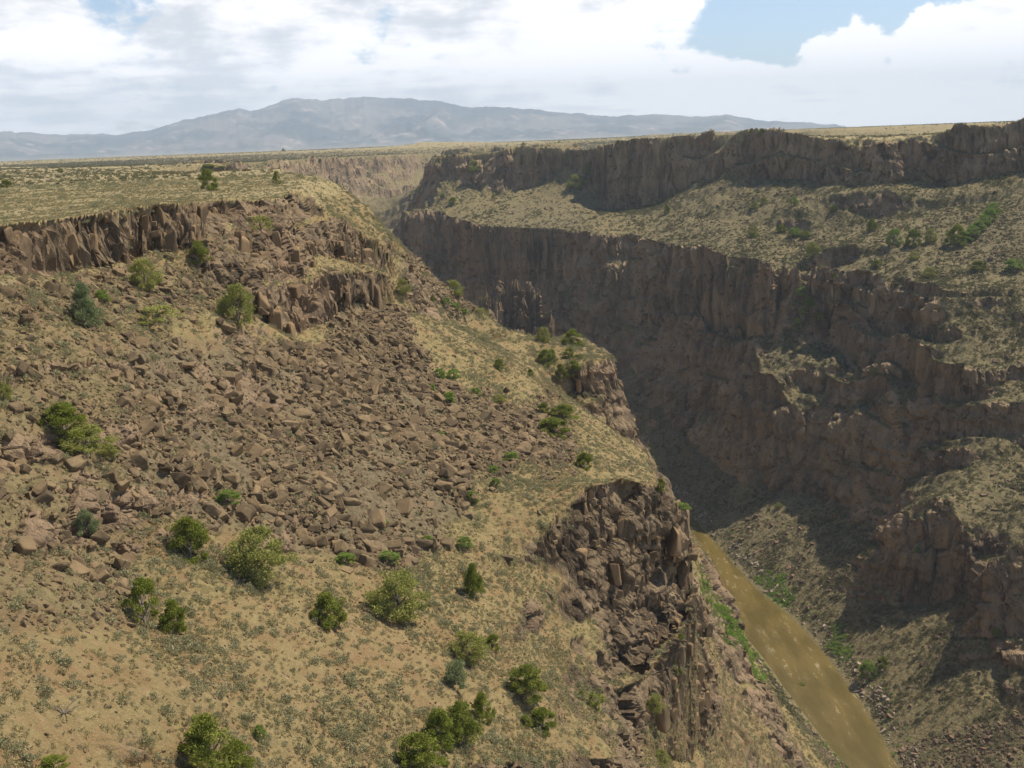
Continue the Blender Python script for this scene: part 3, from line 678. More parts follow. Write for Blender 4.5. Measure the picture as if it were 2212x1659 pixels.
def blades(n, fn, name, mat, tint=None):
    """n small leaf faces: fn(i) gives centre, along, across vectors"""
    C, A, B, T = fn(n)
    V = np.stack([C - B, C + A * 0.5 - B * 0.2, C + A, C + B], 1) if False else np.stack([C - A - B * .35, C + B, C + A - B * .15, C - B], 1)
    me = mesh_from(name, V.reshape(-1, 3), np.arange(4 * n).reshape(n, 4), False)
    add_attr(me, 'tint', np.repeat(T, 4)); me.materials.append(mat); return me
def unit(v): return v / (np.linalg.norm(v, axis=-1, keepdims=True) + 1e-9)
def crown_mesh(name, mat, kind, n, leaf):
    """unit-height crown (base at 0, radius about 0.5) made of leaf sprays gathered in uneven clumps"""
    nc = {'juniper': 46, 'bush': 40, 'loose': 60, 'sparse': 26, 'narrow': 30}[kind]
    cc = []
    while len(cc) < nc:
        a = rng.uniform(0, 2 * math.pi); h = rng.uniform(0.06, 1.0)
        if kind == 'bush': rad = 0.52 * math.sqrt(max(0, 1 - (h * 0.95) ** 2))
        elif kind == 'narrow': rad = 0.22 * math.sin(math.pi * min(1, h * .8 + .12)) + 0.05
        elif kind == 'loose': rad = 0.55 * math.sin(math.pi * min(1, h * .72 + .2))
        else: rad = 0.46 * (1 - h ** 2.2) ** 0.6 * (0.75 + 0.5 * math.sin(a * 2 + h * 5) ** 2)
        rr = rad * rng.uniform(0.35, 1.0) ** 0.6
        cc.append((rr * math.cos(a), rr * math.sin(a), h * 0.92))
    cc = np.array(cc); size = rng.uniform(0.09, 0.18, nc) * (0.8 if kind in ('sparse', 'narrow') else 1.0); ct = rng.uniform(0, 1, nc)
    def fn(n):
        k = rng.integers(0, nc, n); o = unit(rng.normal(size=(n, 3))) * (rng.uniform(0, 1, (n, 1)) ** 0.45)
        o[:, 2] *= 0.75
        C = cc[k] + o * size[k][:, None]; C[:, 2] = np.maximum(C[:, 2], 0.02)
        dirv = unit(o + (0, 0, 0.5) + rng.normal(size=(n, 3)) * 0.6); s = unit(np.cross(dirv, rng.normal(size=(n, 3))))
        L_ = leaf * rng.uniform(0.6, 1.4, (n, 1))
        return C, dirv * L_, s * L_ * 0.45, np.clip(ct[k] * 0.6 + rng.uniform(0, 0.5, n), 0, 1)
    return blades(n, fn, name, mat)
def tube_mesh(name, paths, mat, sides=6):
    V, Fq = [], []
    for path in paths:
        base = len(V); prev = None
        for i, (p, r) in enumerate(path):
            p = Vector(p); nx = Vector(path[min(i + 1, len(path) - 1)][0]) - Vector(path[max(i - 1, 0)][0])
            q = nx.to_track_quat('Z', 'Y')
            for k in range(sides):
                a = 2 * math.pi * k / sides; V.append(tuple(p + q @ Vector((math.cos(a) * r, math.sin(a) * r, 0))))
            if i:
                for k in range(sides):
                    a0 = base + (i - 1) * sides; a1 = base + i * sides; k2 = (k + 1) % sides; Fq.append((a0 + k, a0 + k2, a1 + k2, a1 + k))
    return mesh_from(name, V, Fq, True) if not mat else (lambda m: (m.materials.append(mat), m)[1])(mesh_from(name, V, Fq, True))
def trunk_mesh(limbs=5, spread=0.3, top=0.7):
    paths = [[((0, 0, -0.06), .045), ((.01, .01, .12), .034), ((.03, -.01, .3), .026), ((.0, .02, .5), .018), ((-.02, .0, top), .007)]]
    for k in range(limbs):
        a = k * 2.4 + random.random(); h = 0.04 + 0.08 * k; d = spread * random.uniform(.7, 1.1)
        paths.append([((.01, .0, h), .022), ((math.cos(a) * d * .4, math.sin(a) * d * .4, h + .10), .016), ((math.cos(a) * d * .8, math.sin(a) * d * .8, h + .24), .010), ((math.cos(a) * d, math.sin(a) * d, h + .38), .004)])
    return tube_mesh('trunk', paths, M_BARK)
def dead_mesh():
    paths = []
    for k in range(9):
        a = k * 1.9 + random.random(); l = random.uniform(.5, 1); e = random.uniform(.2, 1.2); pts = []; p = Vector((0, 0, 0)); d = Vector((math.cos(a), math.sin(a), e)).normalized()
        for i in range(6):
            pts.append((tuple(p), .03 * (1 - i / 6) + .004)); p = p + d * l / 5; d = (d + Vector((random.uniform(-.35, .35), random.uniform(-.35, .35), random.uniform(-.25, .3)))).normalized()
        paths.append(pts)
        q = Vector(pts[3][0]); paths.append([(tuple(q), .012), (tuple(q + Vector((math.cos(a + 1), math.sin(a + 1), .5)) * .2), .003)])
    return tube_mesh('dead_branches', paths, M_BARK, 5)
CROWNS = {}
for kd, mat, shape, n, lf, cnt in (('juniper', M_JUN, 'juniper', 14000, .021, 4), ('bush', M_BRI, 'bush', 9500, .024, 2), ('olive', M_OLI, 'loose', 11000, .021, 2), ('blue', M_BLU, 'juniper', 10500, .022, 2), ('sparse', M_JUN, 'sparse', 6500, .022, 2), ('narrow', M_JUN, 'narrow', 1500, .03, 1), ('yellow', M_OLI, 'bush', 3000, .028, 1)):
    CROWNS[kd] = [crown_mesh('crown', mat, shape, n, lf) for _ in range(cnt)]
TRUNKS = [trunk_mesh(5), trunk_mesh(6, .35), trunk_mesh(4, .25)]
DEAD = dead_mesh()

def sage_form(mat, n, flat, name, leaf=.075):
    def fn(n):
        a = rng.uniform(0, 2 * math.pi, n); c = rng.uniform(0.0, 1, n); s = np.sqrt(1 - c * c)
        d = np.stack([np.cos(a) * s, np.sin(a) * s, c * flat], 1); r = rng.uniform(0.25, 1, (n, 1)) ** 0.5
        lump = 1 + 0.25 * np.sin(a * 3 + c * 4)[:, None]
        C = d * r * 0.5 * lump; dirv = unit(d + rng.normal(size=(n, 3)) * 0.55 + (0, 0, .3)); sd = unit(np.cross(dirv, rng.normal(size=(n, 3))))
        L_ = leaf * rng.uniform(.6, 1.4, (n, 1)); return C, dirv * L_, sd * L_ * 0.4, rng.uniform(0, 1, n)
    return blades(n, fn, name, mat)
SAGE = [sage_form(M_SAGE, 210, f, 'sagebrush_form') for f in (.9, .75, 1.05, .8)]
SAGE_FAR = [sage_form(M_SCRUB, 60, f, 'sagebrush_form_far', .13) for f in (.9, .75, 1.05)]
TUFTS = [sage_form(M_TUFT, 60, f, 'grass_tuft_form', .13) for f in (.8, 1.1)] + [sage_form(M_TUFT, 40, .6, 'grass_tuft_form', .16)]
LUSHF = [sage_form(M_LUSH, 90, f, 'green_tuft_form', .12) for f in (.8, 1.1)]

# ------------------------------------------------------------------ spreading them over the ground
Pg = np.stack([GX, GY, GZ], -1)
QC = (Pg[:-1, :-1] + Pg[1:, :-1] + Pg[:-1, 1:] + Pg[1:, 1:]) / 4
QA = np.linalg.norm(np.cross(Pg[1:, 1:] - Pg[:-1, :-1], Pg[1:, :-1] - Pg[:-1, 1:]), axis=-1) / 2
c4 = lambda a: (a[:-1, :-1] + a[1:, 1:]) / 2
qs, qk, qrocky, qsoil, qplat, qlush = c4(STEEP), c4(K), c4(ROCKY), c4(SOIL), c4(PLAT), c4(LUSH)
qr = c4(GR); qn = c4(N1[..., 2]); qvis = (VIS[:-1, :-1] | VIS[1:, 1:]); qin = c4(((PU > -250) & (PU < 2460) & (PV < 1850)).astype(np.float32)) > 0
qx, qy, qz = QC[..., 0], QC[..., 1], QC[..., 2]
qdry = np.clip((qz + 200.3) / 0.5, 0, 1)
patch1 = fbm(qx / 18, qy / 18, qx * 0, 701, 3); patch2 = fbm(qx / 6, qy / 6, qx * 0, 711, 2)
def spread(density, limit, jitter=1.0):
    w = (density * QA * qin * qdry * np.where(qvis, 1.0, 0.12)).ravel().astype(np.float64)
    n = int(min(limit, w.sum())); c = np.cumsum(w); i = np.searchsorted(c, rng.uniform(0, c[-1], n))
    i = np.minimum(i, w.size - 1); a, b = np.divmod(i, QC.shape[1]); f = rng.uniform(0, 1, (n, 1)); g = rng.uniform(0, 1, (n, 1))
    P = Pg[a, b] * (1 - f) * (1 - g) + Pg[a + 1, b] * f * (1 - g) + Pg[a, b + 1] * (1 - f) * g + Pg[a + 1, b + 1] * f * g
    print('  spread', n, 'of', int(w.sum())); return P, a, b
COLS = {}
def scatter(name, P, rot, scl, idx, forms, label):
    """one object of uncountable small things: points carrying copies of the forms"""
    hid = bpy.data.collections.new(name + '_forms')
    for k, me in enumerate(forms): hid.objects.link(bpy.data.objects.new('%s_form_%02d' % (name, k), me))
    me = bpy.data.meshes.new(name); me.vertices.add(len(P)); me.vertices.foreach_set('co', np.asarray(P, np.float32).ravel())
    for nm, ar in (('rot', rot), ('scl', scl)):
        a = me.attributes.new(nm, 'FLOAT_VECTOR', 'POINT'); a.data.foreach_set('vector', np.asarray(ar, np.float32).ravel())
    a = me.attributes.new('idx', 'INT', 'POINT'); a.data.foreach_set('value', np.asarray(idx, np.int32))
    o = link(name, me, kind='stuff', label=label)
    g = bpy.data.node_groups.new(name + '_spread', 'GeometryNodeTree')
    g.interface.new_socket('Geometry', in_out='INPUT', socket_type='NodeSocketGeometry'); g.interface.new_socket('Geometry', in_out='OUTPUT', socket_type='NodeSocketGeometry')
    N = g.nodes; gi = N.new('NodeGroupInput'); go = N.new('NodeGroupOutput'); ip = N.new('GeometryNodeInstanceOnPoints'); ci = N.new('GeometryNodeCollectionInfo')
    ci.inputs['Collection'].default_value = hid; ci.inputs['Separate Children'].default_value = True; ci.inputs['Reset Children'].default_value = True
    ip.inputs['Pick Instance'].default_value = True
    def na(nm, ty): q = N.new('GeometryNodeInputNamedAttribute'); q.data_type = ty; q.inputs[0].default_value = nm; return q.outputs[0]
    er = N.new('FunctionNodeEulerToRotation'); g.links.new(na('rot', 'FLOAT_VECTOR'), er.inputs[0])
    g.links.new(gi.outputs[0], ip.inputs['Points']); g.links.new(ci.outputs[0], ip.inputs['Instance']); g.links.new(na('idx', 'INT'), ip.inputs['Instance Index'])
    g.links.new(er.outputs[0], ip.inputs['Rotation']); g.links.new(na('scl', 'FLOAT_VECTOR'), ip.inputs['Scale']); g.links.new(ip.outputs[0], go.inputs[0])
    md = o.modifiers.new('spread', 'NODES'); md.node_group = g; return o

# named landmarks, used to say which boulder or sagebrush is meant
MARKS = [(460,1640,'the tallest bright juniper at the bottom edge'),(905,1620,'the juniper clump at the bottom edge'),(1137,1470,'the round juniper below the dark cliff foot'),(985,1445,'the small bluish juniper'),(1020,1395,'the low spreading olive juniper'),
 (1047,1530,'the juniper beside the dead snag'),(1022,1250,'the upright narrow juniper at the field edge'),(855,1290,'the feathery olive shrub with dead stems'),(710,1320,'the flat-topped olive juniper'),(345,1330,'the broken dark juniper pair'),
 (560,1210,'the wide feathery olive bush'),(412,1170,'the dark juniper at the boulder field foot'),(186,1135,'the blue green shrub among pale rocks'),(492,1075,'the bright green mound shrub'),(160,940,'the two olive junipers on the left'),
 (1263,995,'the lone round juniper above the dark cliff'),(1205,910,'the leafy clump by the field corner'),(975,1010,'the big rust-sided slab'),(870,940,'the upright split boulder'),(968,1170,'the boulder with the black hollow'),
 (660,700,'the foot of the rock spires'),(950,840,'the three bright shrubs in the rocks'),(1225,770,'the flat rocky knob'),(1350,1250,'the dark lower cliff'),(305,740,'the pale flat block'),(430,560,'the dark rim hollow'),
 (1000,650,'the crest above the gorge'),(455,840,'the stacked pair of boulders'),(100,1080,'the dark cleft on the left'),(80,1560,'the bottom left corner'),(250,1500,'the bare soil at bottom left'),(700,1520,'the bare tan slope'),(1330,1600,'the lower right bare slope'),
 (690,1050,'the tilted block mid field'),(760,740,'the rubble chute by the spires'),(1480,1560,'the broken ledges at the bottom'),(620,900,'the middle of the boulder field'),(200,700,'the blue grey shrub under the rim')]
def where(u, v):
    m = min(MARKS, key=lambda q: (q[0] - u) ** 2 + ((q[1] - v) * 1.2) ** 2); dx, dy = u - m[0], v - m[1]
    if abs(dx) + abs(dy) < 22: return 'against ' + m[2]
    far = 'well ' if math.hypot(dx, dy) > 110 else ''
    if abs(dx) > abs(dy) * 2: return far + ('right of ' if dx > 0 else 'left of ') + m[2]
    if abs(dy) > abs(dx) * 2: return far + ('below ' if dy > 0 else 'above ') + m[2]
    return far + ('below ' if dy > 0 else 'above ') + ('and right of ' if dx > 0 else 'and left of ') + m[2]
def fit(s): 
    w = s.split(); return ' '.join(w[:16])

# --- boulders
def boulders():
    dens = np.where(qr < 330, qrocky ** 1.15 * 5.5 + 0.04, qrocky ** 1.5 * 0.30 + 0.004) * (qs < 0.6) * np.clip(1 + patch1 * 1.2 + patch2, 0.15, 3)
    dens = dens * np.where(qr > 800, 0.25, 1) * (1 - 0.9 * qplat)
    P, a, b = spread(dens, 150000); n = len(P)
    size = (0.30 + 0.27 * rng.pareto(2.0, n)); size = np.minimum(size, 1.8) * np.where(qr[a, b] < 330, 1, 1.25) * (0.75 + 0.45 * np.clip(qrocky[a, b], 0, 1))
    size = np.where(qr[a, b] < 75, np.minimum(size, 0.9) * 0.75, size)
    P = P.copy(); P[:, 2] += size * rng.uniform(-0.18, 0.18, n)
    rot = np.stack([rng.normal(0, .5, n), rng.normal(0, .5, n), rng.uniform(0, 6.28, n)], 1)
    scl = size[:, None] * rng.uniform(0.75, 1.3, (n, 3)); idx = rng.choice(12, n, p=np.array([9, 9, 12, 12, 12, 12, 3, 3, 7, 7, 7, 7]) / 100)
    # the ones the photo lets you pick out
    hand = [(975,1010,62,1),(870,945,52,2),(968,1178,52,2),(750,1232,50,0),(690,1045,50,0),(760,1078,55,4),(305,745,58,0),(420,1005,55,4),(455,845,50,1),(480,835,46,3),(640,918,52,0),(500,880,45,0),(820,1000,58,0),(885,1000,55,0),(735,970,56,0),(930,1092,40,4),(672,1212,34,0),(300,985,50,0),(540,775,44,3),(400,930,46,2),(590,1010,46,3),(705,1075,60,4),(1130,950,36,0),(1068,880,34,2),(895,765,30,3),(915,880,36,4),(1005,1000,30,2),(1160,1000,30,0),(860,1050,42,1),(560,960,40,0),(160,870,40,3),(90,990,46,0),(60,880,36,0),(130,1250,44,3),(215,1290,50,0),(1250,1120,40,1),(1210,1130,36,1),(475,700,40,2),(240,760,36,3)]
    HP, HS, HI, HR = [], [], [], []
    for (u, v, px, k) in hand:
        i = at(u, v); p = Pg.reshape(-1, 3)[i]; d = np.linalg.norm(p); s_ = px / F * d * 0.62
        HP.append(p + (0, 0, s_ * 0.12)); HS.append([s_] * 3 * rng.uniform(.92, 1.08, 3)); HI.append(k * 2 + rng.integers(0, 2)); HR.append([rng.normal(0, .2), rng.normal(0, .2), rng.uniform(0, 6.28)])
    P = np.concatenate([np.array(HP), P]); scl = np.concatenate([np.array(HS), scl]); idx = np.concatenate([np.array(HI), idx]); rot = np.concatenate([np.array(HR), rot])
    u, v = project(P[:, 0], P[:, 1], P[:, 2]); look = scl.mean(1) / np.linalg.norm(P, axis=1)
    seen = np.concatenate([np.ones(len(hand), bool), qvis[a, b]]) & (u > 5) & (u < 2205) & (v < 1650)
    look = np.where(seen, look, 0); look[:len(hand)] += 1
    order = np.argsort(-look); top = order[:300]; rest = order[300:]
    cut = sorted([scl[i].mean() for i in top])
    for q, i in enumerate(top):
        word, me = ROCKS[idx[i]]; s_ = scl[i].mean(); rank = np.searchsorted(cut, s_) / 300
        sw = 'huge' if rank > .93 else 'big' if rank > .7 else 'middling' if rank > .35 else 'smallish'
        o = link('boulder', me); o.location = P[i]; o.rotation_euler = rot[i]; o.scale = scl[i]
        o['label'] = fit('%s %s boulder %s' % (sw, word, where(u[i], v[i]))); o['category'] = 'boulder'; o['group'] = 'basalt boulders strewn over the left slope'
    yr = P[rest]; right_ = (yr[:, 0] > 90) | (yr[:, 1] > 420); left_ = ~right_
    scatter('talus_rubble', yr[left_], rot[rest][left_], scl[rest][left_], idx[rest][left_], [m for _, m in ROCKS], 'brown basalt rubble lying thick over the left slope')
    scatter('gorge_talus', yr[right_], rot[rest][right_], scl[rest][right_], idx[rest][right_], [m for _, m in ROCKSP], 'purplish basalt talus along the river and far wall')
boulders()
def bank_rocks():
    dens = (0.9 * c4(SHORE) * (np.abs(qz + 198.6) < 2.4) + 0.5 * c4(SHOREL) * (np.abs(qz + 198.6) < 2.4)) * np.clip(0.7 + patch2 * 2, 0.1, 3)
    P, a, b = spread(dens, 6000); n = len(P); s_ = 0.5 + 0.5 * rng.pareto(2.5, n); s_ = np.minimum(s_, 2.4)
    scatter('bank_boulders', P, np.stack([rng.normal(0, .4, n), rng.normal(0, .4, n), rng.uniform(0, 6.28, n)], 1), s_[:, None] * rng.uniform(.75, 1.25, (n, 3)), rng.integers(0, 12, n), [m for _, m in rock_forms(rock_material('washed_basalt', (1.25, 1.25, 1.28)))], 'pale washed boulders lining both river banks')
bank_rocks()
# --- small stones between
def stones():
    dens = np.where(qr < 120, 3.2, np.where(qr < 260, 1.8 * qrocky + 0.8, 0)) * (qs < 0.8) * np.clip(0.8 + patch2 * 1.5, 0.1, 3) * (1 - .9 * qplat) * np.clip(1.6 - qr / 160, 0.3, 1)
    P, a, b = spread(dens, 90000); n = len(P); s_ = rng.uniform(0.12, 0.42, n) * (0.8 + 0.4 * qrocky[a, b])
    scatter('loose_stones', P, np.stack([rng.normal(0, .5, n), rng.normal(0, .5, n), rng.uniform(0, 6.28, n)], 1), s_[:, None] * rng.uniform(.7, 1.3, (n, 3)), rng.integers(0, len(ROCKS), n), [m for _, m in ROCKS], 'small loose stones scattered over the near slope')
stones()
# --- blocks and pillars standing out of the cliffs
def crags():
    dens = np.where((qr < 200) & (qz > -22), 0.55, np.where(qr < 420, 0.30, 0.035)) * ((qs > 0.25) | (qn < 0.58)) * np.clip(0.7 + patch2 * 1.6, 0.1, 3) * (qz > -190) * np.where(qr > 420, qz < -12, 1)
    P, a, b = spread(dens, 50000); n = len(P); near = qr[a, b] < 420
    s_ = np.where(near, np.minimum(0.5 + 0.45 * rng.pareto(2.2, n), 2.4), rng.uniform(1.2, 3.6, n)); tall = np.where((rng.uniform(0, 1, n) < 0.8) & near, rng.uniform(1.6, 3.6, n), 1.0)
    col_ = (qx[a, b] < -20) & (qy[a, b] > 160) & (qz[a, b] < -12); s_ = np.where(col_, s_ * 1.5, s_)          # the columned promontory
    N = N1[a, b]; P = P - N * (s_ * 0.34)[:, None]; P[:, 2] -= 0.35 * s_ * (tall - 1)
    scl = np.stack([s_ * rng.uniform(.7, 1.1, n), s_ * rng.uniform(.7, 1.1, n), s_ * tall], 1)
    rot = np.stack([rng.normal(0, .07, n), rng.normal(0, .07, n), rng.uniform(0, 6.28, n)], 1)
    scatter('cliff_crags', P, rot, scl, rng.integers(2, 6, n), [m for _, m in ROCKSG], 'broken basalt blocks and pillars jutting from the cliffs')
crags()
# --- sagebrush
def sage():
    dens = np.where(qr < 130, 0.62, 0.36) * np.clip(1 + 1.4 * patch2, 0.35, 2.2) * (1 - 0.62 * qrocky) * np.clip(1 + patch1, 0.2, 2) * (qs < np.where(qr < 330, 0.7, 0.4)) * np.where(qr < 260, 1.5, 1.0) * (1 - 0.25 * qsoil)
    dens = dens * np.where(qr > 700, 0.4, 1) * np.where(qr > 1300, 0.25, 1) * (1 + 1.7 * ((qx > 90) & (qy > 250))) * (1 - 0.84 * qplat)
    P, a, b = spread(dens, 260000); n = len(P); r = qr[a, b]
    s_ = (0.35 + 0.9 * rng.uniform(0, 1, n) ** 1.6) * np.where(r < 260, 0.95, np.where(r > 700, 2.0, 1.55))
    rot = np.stack([rng.normal(0, .12, n), rng.normal(0, .12, n), rng.uniform(0, 6.28, n)], 1); scl = s_[:, None] * rng.uniform(.8, 1.2, (n, 3))
    u, v = project(P[:, 0], P[:, 1], P[:, 2]); look = s_ / np.linalg.norm(P, axis=1) * (qvis[a, b] & (u > 5) & (u < 2205) & (v < 1650))
    order = np.argsort(-look); top, rest = order[:300], order[300:]
    for i in top:
        o = link('sagebrush', SAGE[i % 4]); o.location = P[i]; o.rotation_euler = rot[i]; o.scale = scl[i]
        o['label'] = fit('%s grey green sagebrush %s' % ('broad' if s_[i] > 1.1 else 'low', where(u[i], v[i]))); o['category'] = 'sagebrush'; o['group'] = 'sagebrush dotted over the near slope'
    nr = r[rest] < 330
    scatter('sage_scrub', P[rest][nr], rot[rest][nr], scl[rest][nr], rng.integers(0, 4, nr.sum()), SAGE, 'low sage scrub over the near slope and rim')
    scatter('distant_scrub', P[rest][~nr], rot[rest][~nr], scl[rest][~nr], rng.integers(0, 3, (~nr).sum()), SAGE_FAR, 'grey green scrub covering the far slopes of the gorge')
sage()
def tufts():
    dens = np.where(qr < 120, 4.5, np.where(qr < 330, 1.8, 0.05)) * (1 - 0.85 * qrocky) * np.clip(1.0 + patch2 * 1.6, 0.4, 3) * (qs < 0.3) * np.clip(1.5 - qr / 330, .15, 1)
    P, a, b = spread(dens, 110000); n = len(P); s_ = rng.uniform(0.2, 0.5, n)
    scatter('dry_grass', P, np.stack([rng.normal(0, .1, n)] * 2 + [rng.uniform(0, 6.28, n)], 1), s_[:, None] * rng.uniform(.7, 1.3, (n, 3)), rng.integers(0, 3, n), TUFTS, 'dry yellow grass tufts on the slope and plateau')
    dens = qlush * 1.4 + 0.05 * c4(SHORE) + 0.12 * c4(SHOREL)
    P, a, b = spread(dens, 9000); n = len(P); s_ = rng.uniform(0.6, 1.6, n)
    scatter('river_grass', P, np.stack([rng.normal(0, .1, n)] * 2 + [rng.uniform(0, 6.28, n)], 1), s_[:, None] * rng.uniform(.7, 1.3, (n, 3)), rng.integers(0, 2, n), LUSHF, 'bright green grass and willows along the river banks')
tufts()
print('scatter', time.time() - T0)

# ------------------------------------------------------------------ trees and shrubs
# (u, v of the foot, width, height in photo units, kind, label)
NEAR = [(460,1672,112,118,'juniper','tallest bright green juniper at the bottom edge'),(518,1668,62,64,'juniper','smaller juniper touching the right side of the tallest one'),
 (910,1658,96,84,'juniper','lowest round juniper of the clump at the bottom edge'),(955,1605,84,80,'juniper','middle juniper of the bottom clump, olive shaded'),(1000,1600,80,96,'juniper','darkest juniper of the bottom clump, behind the round one'),(1045,1548,46,60,'juniper','upper juniper of the bottom clump with thin top'),
 (1137,1502,80,74,'juniper','round bright juniper below the dark cliff foot'),(985,1476,62,58,'blue','small bluish green juniper with its trunk showing'),(1012,1420,80,62,'olive','low spreading olive juniper on the bare slope'),(1066,1398,34,30,'juniper','small juniper joined to the spreading olive one'),
 (1172,1572,58,50,'juniper','oval juniper right of the dead snag'),(1138,1565,28,22,'juniper','tiny juniper at the left of the oval one'),(1289,1530,24,42,'narrow','narrow little juniper at the cliff foot'),(1257,1506,17,16,'juniper','very small green shrub just left of the narrow juniper'),
 (1455,1476,46,62,'sparse','sparse juniper beside the orange bare patch'),(1415,1532,38,36,'olive','grey olive bush above the broken ledges'),(1430,1652,38,34,'olive','grey olive bush at the bottom edge below the ledges'),
 (1022,1286,46,80,'juniper','upright narrow juniper at the foot of the boulder field'),(858,1322,118,96,'olive','feathery olive shrub with grey dead stems'),(710,1346,84,72,'juniper','flat topped olive juniper on the tan slope'),
 (412,1207,84,96,'juniper','dark juniper at the foot of the boulder field'),(562,1246,126,110,'olive','wide feathery olive bush below the boulder field'),(537,1246,42,38,'blue','small blue green shrub in front of the wide olive bush'),
 (186,1153,48,52,'blue','blue green shrub among pale rocks on the left'),(312,1345,82,106,'sparse','broken dark juniper with bare lower limbs'),(378,1363,58,72,'juniper','dense small juniper right of the broken one'),
 (492,1088,52,34,'bush','bright green mound shrub in the boulder field'),(562,1591,26,28,'bush','small round bright shrub on the bare slope'),(115,1668,56,28,'juniper','juniper top cut by the bottom left edge'),(747,1213,42,22,'bush','low bright shrub among the lower boulders'),
 (841,1216,52,26,'bush','low bright green shrub below the boulders'),(1003,1181,34,26,'bush','bright shrub right of the boulder with the black hollow'),(924,1172,26,18,'bush','small bright shrub left of the hollow boulder'),(826,1131,28,16,'bush','small bright shrub between mid field blocks'),
 (135,948,92,76,'juniper','upper olive juniper of the pair on the left'),(190,978,104,62,'olive','lower spreading juniper of the pair on the left'),(240,984,34,26,'olive','small shrub at the right end of the left pair'),(10,862,30,36,'olive','olive shrub cut by the left edge'),
 (185,702,62,90,'blue','blue grey shrub under the left rim'),(223,652,30,26,'bush','small bright bush right of the blue grey one'),(315,622,62,64,'olive','olive bush against the rim below the dark hollow'),(345,693,100,34,'yellow','low spreading bright patch of shrub under the rim'),(430,568,46,48,'juniper','dark juniper right of the dark rim hollow'),
 (516,700,74,90,'olive','tall olive shrub left of the rock spires'),(566,500,60,36,'yellow','yellow green shrub high on the promontory'),(450,410,38,46,'juniper','dark round juniper standing alone on the rim plateau'),(599,395,17,27,'juniper','small upright juniper near the promontory lip'),
 (14,403,26,16,'juniper','low dark shrub on the plateau at the left edge'),(450,362,34,10,'juniper','flat dark shrub on the plateau behind the lone juniper'),(131,369,13,8,'juniper','tiny dark shrub far out on the plateau'),(480,365,24,6,'juniper','flat shrub right of the flat dark one on the plateau'),(613,319,8,6,'juniper','speck of a tree far off on the plain'),
 (870,637,30,34,'olive','olive bush right of the rock spires'),(936,649,12,14,'juniper','tiny juniper on the crest slope'),(981,637,42,34,'olive','grey olive bush on the crest above the gorge'),(966,656,24,16,'bush','bright shrub below the grey olive bush on the crest'),(986,669,26,16,'bush','middle bright shrub in the row along the crest'),(1003,677,22,12,'bush','last bright shrub in the row along the crest'),
 (1040,681,34,20,'yellow','yellow green shrub at the crest edge'),(1173,738,30,36,'olive','olive shrub in the notch left of the flat knob'),(1180,785,36,34,'juniper','juniper below the notch left of the knob'),(1193,778,26,26,'juniper','second juniper below the notch, touching the first'),
 (1237,744,46,36,'juniper','dark juniper on top of the flat knob'),(1228,770,30,22,'juniper','juniper just below the one on the knob top'),(1237,808,36,34,'juniper','round juniper at the near edge of the knob'),(1210,815,26,34,'juniper','upright juniper left of the round one on the knob'),(1254,774,14,13,'olive','tiny olive shrub on the knob'),
 (1146,811,15,17,'juniper','small upright juniper left of the knob junipers'),(1077,795,28,24,'juniper','dark round juniper on the smooth grassy slope'),(981,816,34,22,'bush','yellow green shrub in the upper boulders'),(951,814,26,22,'bush','bright shrub left of the yellow green one in the boulders'),
 (1263,1010,40,36,'juniper','lone round juniper above the dark cliff'),(1215,905,62,36,'juniper','upper juniper of the leafy clump by the field corner'),(1195,940,74,44,'juniper','lower spreading juniper of the leafy clump'),(1176,893,30,24,'juniper','left juniper of the leafy clump'),(1101,997,40,24,'bush','bright shrub at the right end of the boulders'),
 (1426,1058,20,27,'juniper','small juniper at the cliff edge over the river'),(971,868,34,23,'bush','brightest green shrub in the upper boulders'),(932,846,23,18,'bush','bright shrub up left of the brightest one'),(1029,854,25,19,'bush','bright shrub right of the brightest one'),(1078,868,32,18,'olive','dull green shrub at the boulder edge'),
 (1023,1086,32,28,'bush','round bright shrub right of the boulder field'),(1070,1052,24,24,'bush','bright shrub up right of the round bright one'),(954,944,24,13,'bush','flat bright shrub between big boulders'),(1065,1018,26,14,'bush','flat green shrub near the field corner')]
FAR = [(1440,460,14,20),(1629,452,18,16),(1651,438,14,13),(1713,441,18,18),(1802,455,15,16),(1627,511,22,26),(1686,500,24,17),(1717,510,28,20),(1740,514,26,18),(1754,551,30,30),(1881,499,24,27),(1930,529,32,36),(1974,529,32,36),(2011,522,22,28),(2064,526,40,40),
 (2188,584,40,24),(2114,581,34,20),(1972,560,20,16),(1895,575,24,16),(1730,640,24,22),(1750,660,26,22),(1735,680,22,22),(1765,690,26,18),(1720,712,20,28),(2007,824,15,23),(1244,404,32,30),(1271,378,18,27),(1227,350,15,14),(1195,370,15,13),(1022,370,26,26),(978,441,20,18),(956,424,12,10),(1069,428,10,12),(1130,317,9,8),(1334,309,11,8),(1207,306,6,5),(1645,288,14,9),(2008,598,24,22),(1890,805,12,14),(1874,1460,36,36),(1905,1440,26,24),(1680,1095,16,12),(1800,600,12,9),(1980,1190,14,12),(2150,1370,20,16),(1735,1490,24,18),(1470,1380,16,12)]
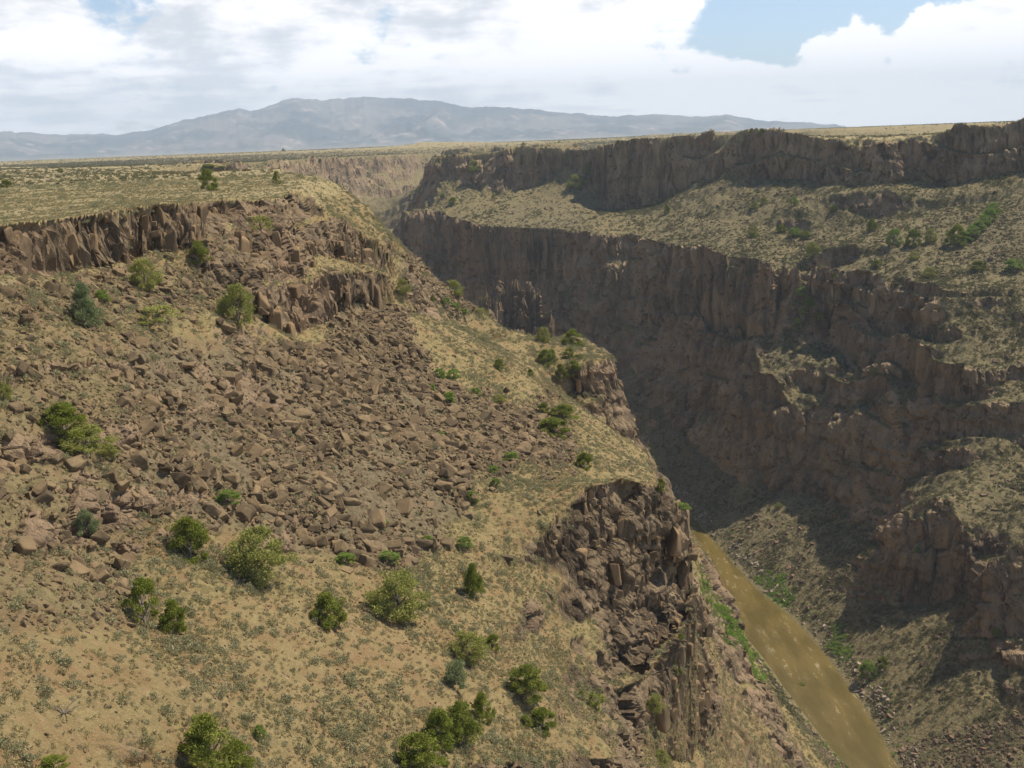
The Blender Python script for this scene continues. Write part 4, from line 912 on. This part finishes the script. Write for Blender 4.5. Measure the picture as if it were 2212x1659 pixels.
def plant(u, v, w, h, kind, label, cat, group=None, name='juniper_tree'):
    i = at(u, min(v, 1658)); p = Pg.reshape(-1, 3)[i].copy(); d = np.linalg.norm(p)
    if v > 1658:                                  # foot just below the picture's edge: walk the ground towards the viewer
        p *= 1 - (v - 1658) * 0.0007; p[2] = ground_z(np.array([p[0]], np.float32), np.array([p[1]], np.float32))[0]
    wm, hm = w / F * d, h / F * d
    t = bpy.data.objects.new(name, None); COL.objects.link(t); t.empty_display_size = .3
    t.location = (p[0], p[1], p[2] - 0.03 * hm); t.rotation_euler = (0, 0, random.uniform(0, 6.28))
    cr = random.choice(CROWNS[kind]); ww = wm * (2.6 if kind == 'narrow' else 1.0); t.scale = (ww, ww, hm)
    t['label'] = label; t['category'] = cat
    if group: t['group'] = group
    link('crown', cr, parent=t); link('trunk', random.choice(TRUNKS), parent=t)
    return t, wm, hm
for (u, v, w, h, kind, label) in NEAR:
    small = kind in ('bush', 'yellow', 'olive', 'blue')
    plant(u, v, w, h, kind, label, 'shrub' if small else 'juniper', 'shrubs and junipers of the left slope', 'shrub' if small else 'juniper_tree')
for k, (u, v, w, h) in enumerate(FAR):
    kind = ['juniper', 'olive', 'juniper', 'bush'][k % 4]
    place = 'on the upper spur' if u < 1300 else 'on the bench below the long rim' if v < 600 else 'in the side gully' if v < 730 else 'low on the right wall' if v < 1100 else 'near the river'
    side = 'leftmost part' if u < 1500 else 'middle' if u < 1850 else 'right part'
    plant(u, v, w, h, kind, '%s %s tree %s, %s' % ('larger' if w * h > 600 else 'small', 'dark green' if kind == 'juniper' else 'light green', place, side), 'tree', 'trees across the gorge', 'far_tree')
# the green row climbing the far right slope
for k, (u, v) in enumerate(((2085, 520), (2098, 508), (2112, 497), (2124, 487), (2138, 474), (2146, 462))):
    plant(u, v, 30, 22, 'bush', '%s bright green bush of the row climbing the purple talus' % ['lowest', 'second lowest', 'third', 'fourth', 'second highest', 'highest'][k], 'shrub', 'green row beside the purple talus', 'shrub')
for k, (u, v, w, h) in enumerate(((1478, 1100, 32, 15), (1610, 1405, 20, 14), (1630, 1420, 18, 12))):
    plant(u, v, w, h, 'bush', ['bright willow bush at the head of the visible river', 'dark green willow bush on the left bank', 'low willow bush on the left bank next to the dark one'][k], 'shrub', None, 'shrub')
for k, (u, v, s_) in enumerate(((803, 1330, 60), (520, 1262, 50), (1015, 1590, 34), (875 + 30, 1590, 20), (1355, 1538, 24), (880, 1592, 26), (1213, 985, 40), (140, 1540, 70))):
    i = at(u, v); p = Pg.reshape(-1, 3)[i]; m_ = s_ / F * np.linalg.norm(p)
    o = link('dead_snag', DEAD); o.location = p; o.rotation_euler = (0, 0, k * 1.3); o.scale = (m_ * .6, m_ * .6, m_ * .6)
    o['label'] = ['grey dead stems leaning left of the feathery olive shrub', 'grey dead branches in front of the wide olive bush', 'dark dead snag below the oval juniper', 'bleached twigs left of the bottom clump', 'pale dead branch below the cliff foot', 'grey fallen twigs on the bare slope', 'tangle of dead grey stems above the dark cliff', 'bleached fallen branches at the left bottom slope'][k]
    o['category'] = 'dead branches'
print('done', time.time() - T0)
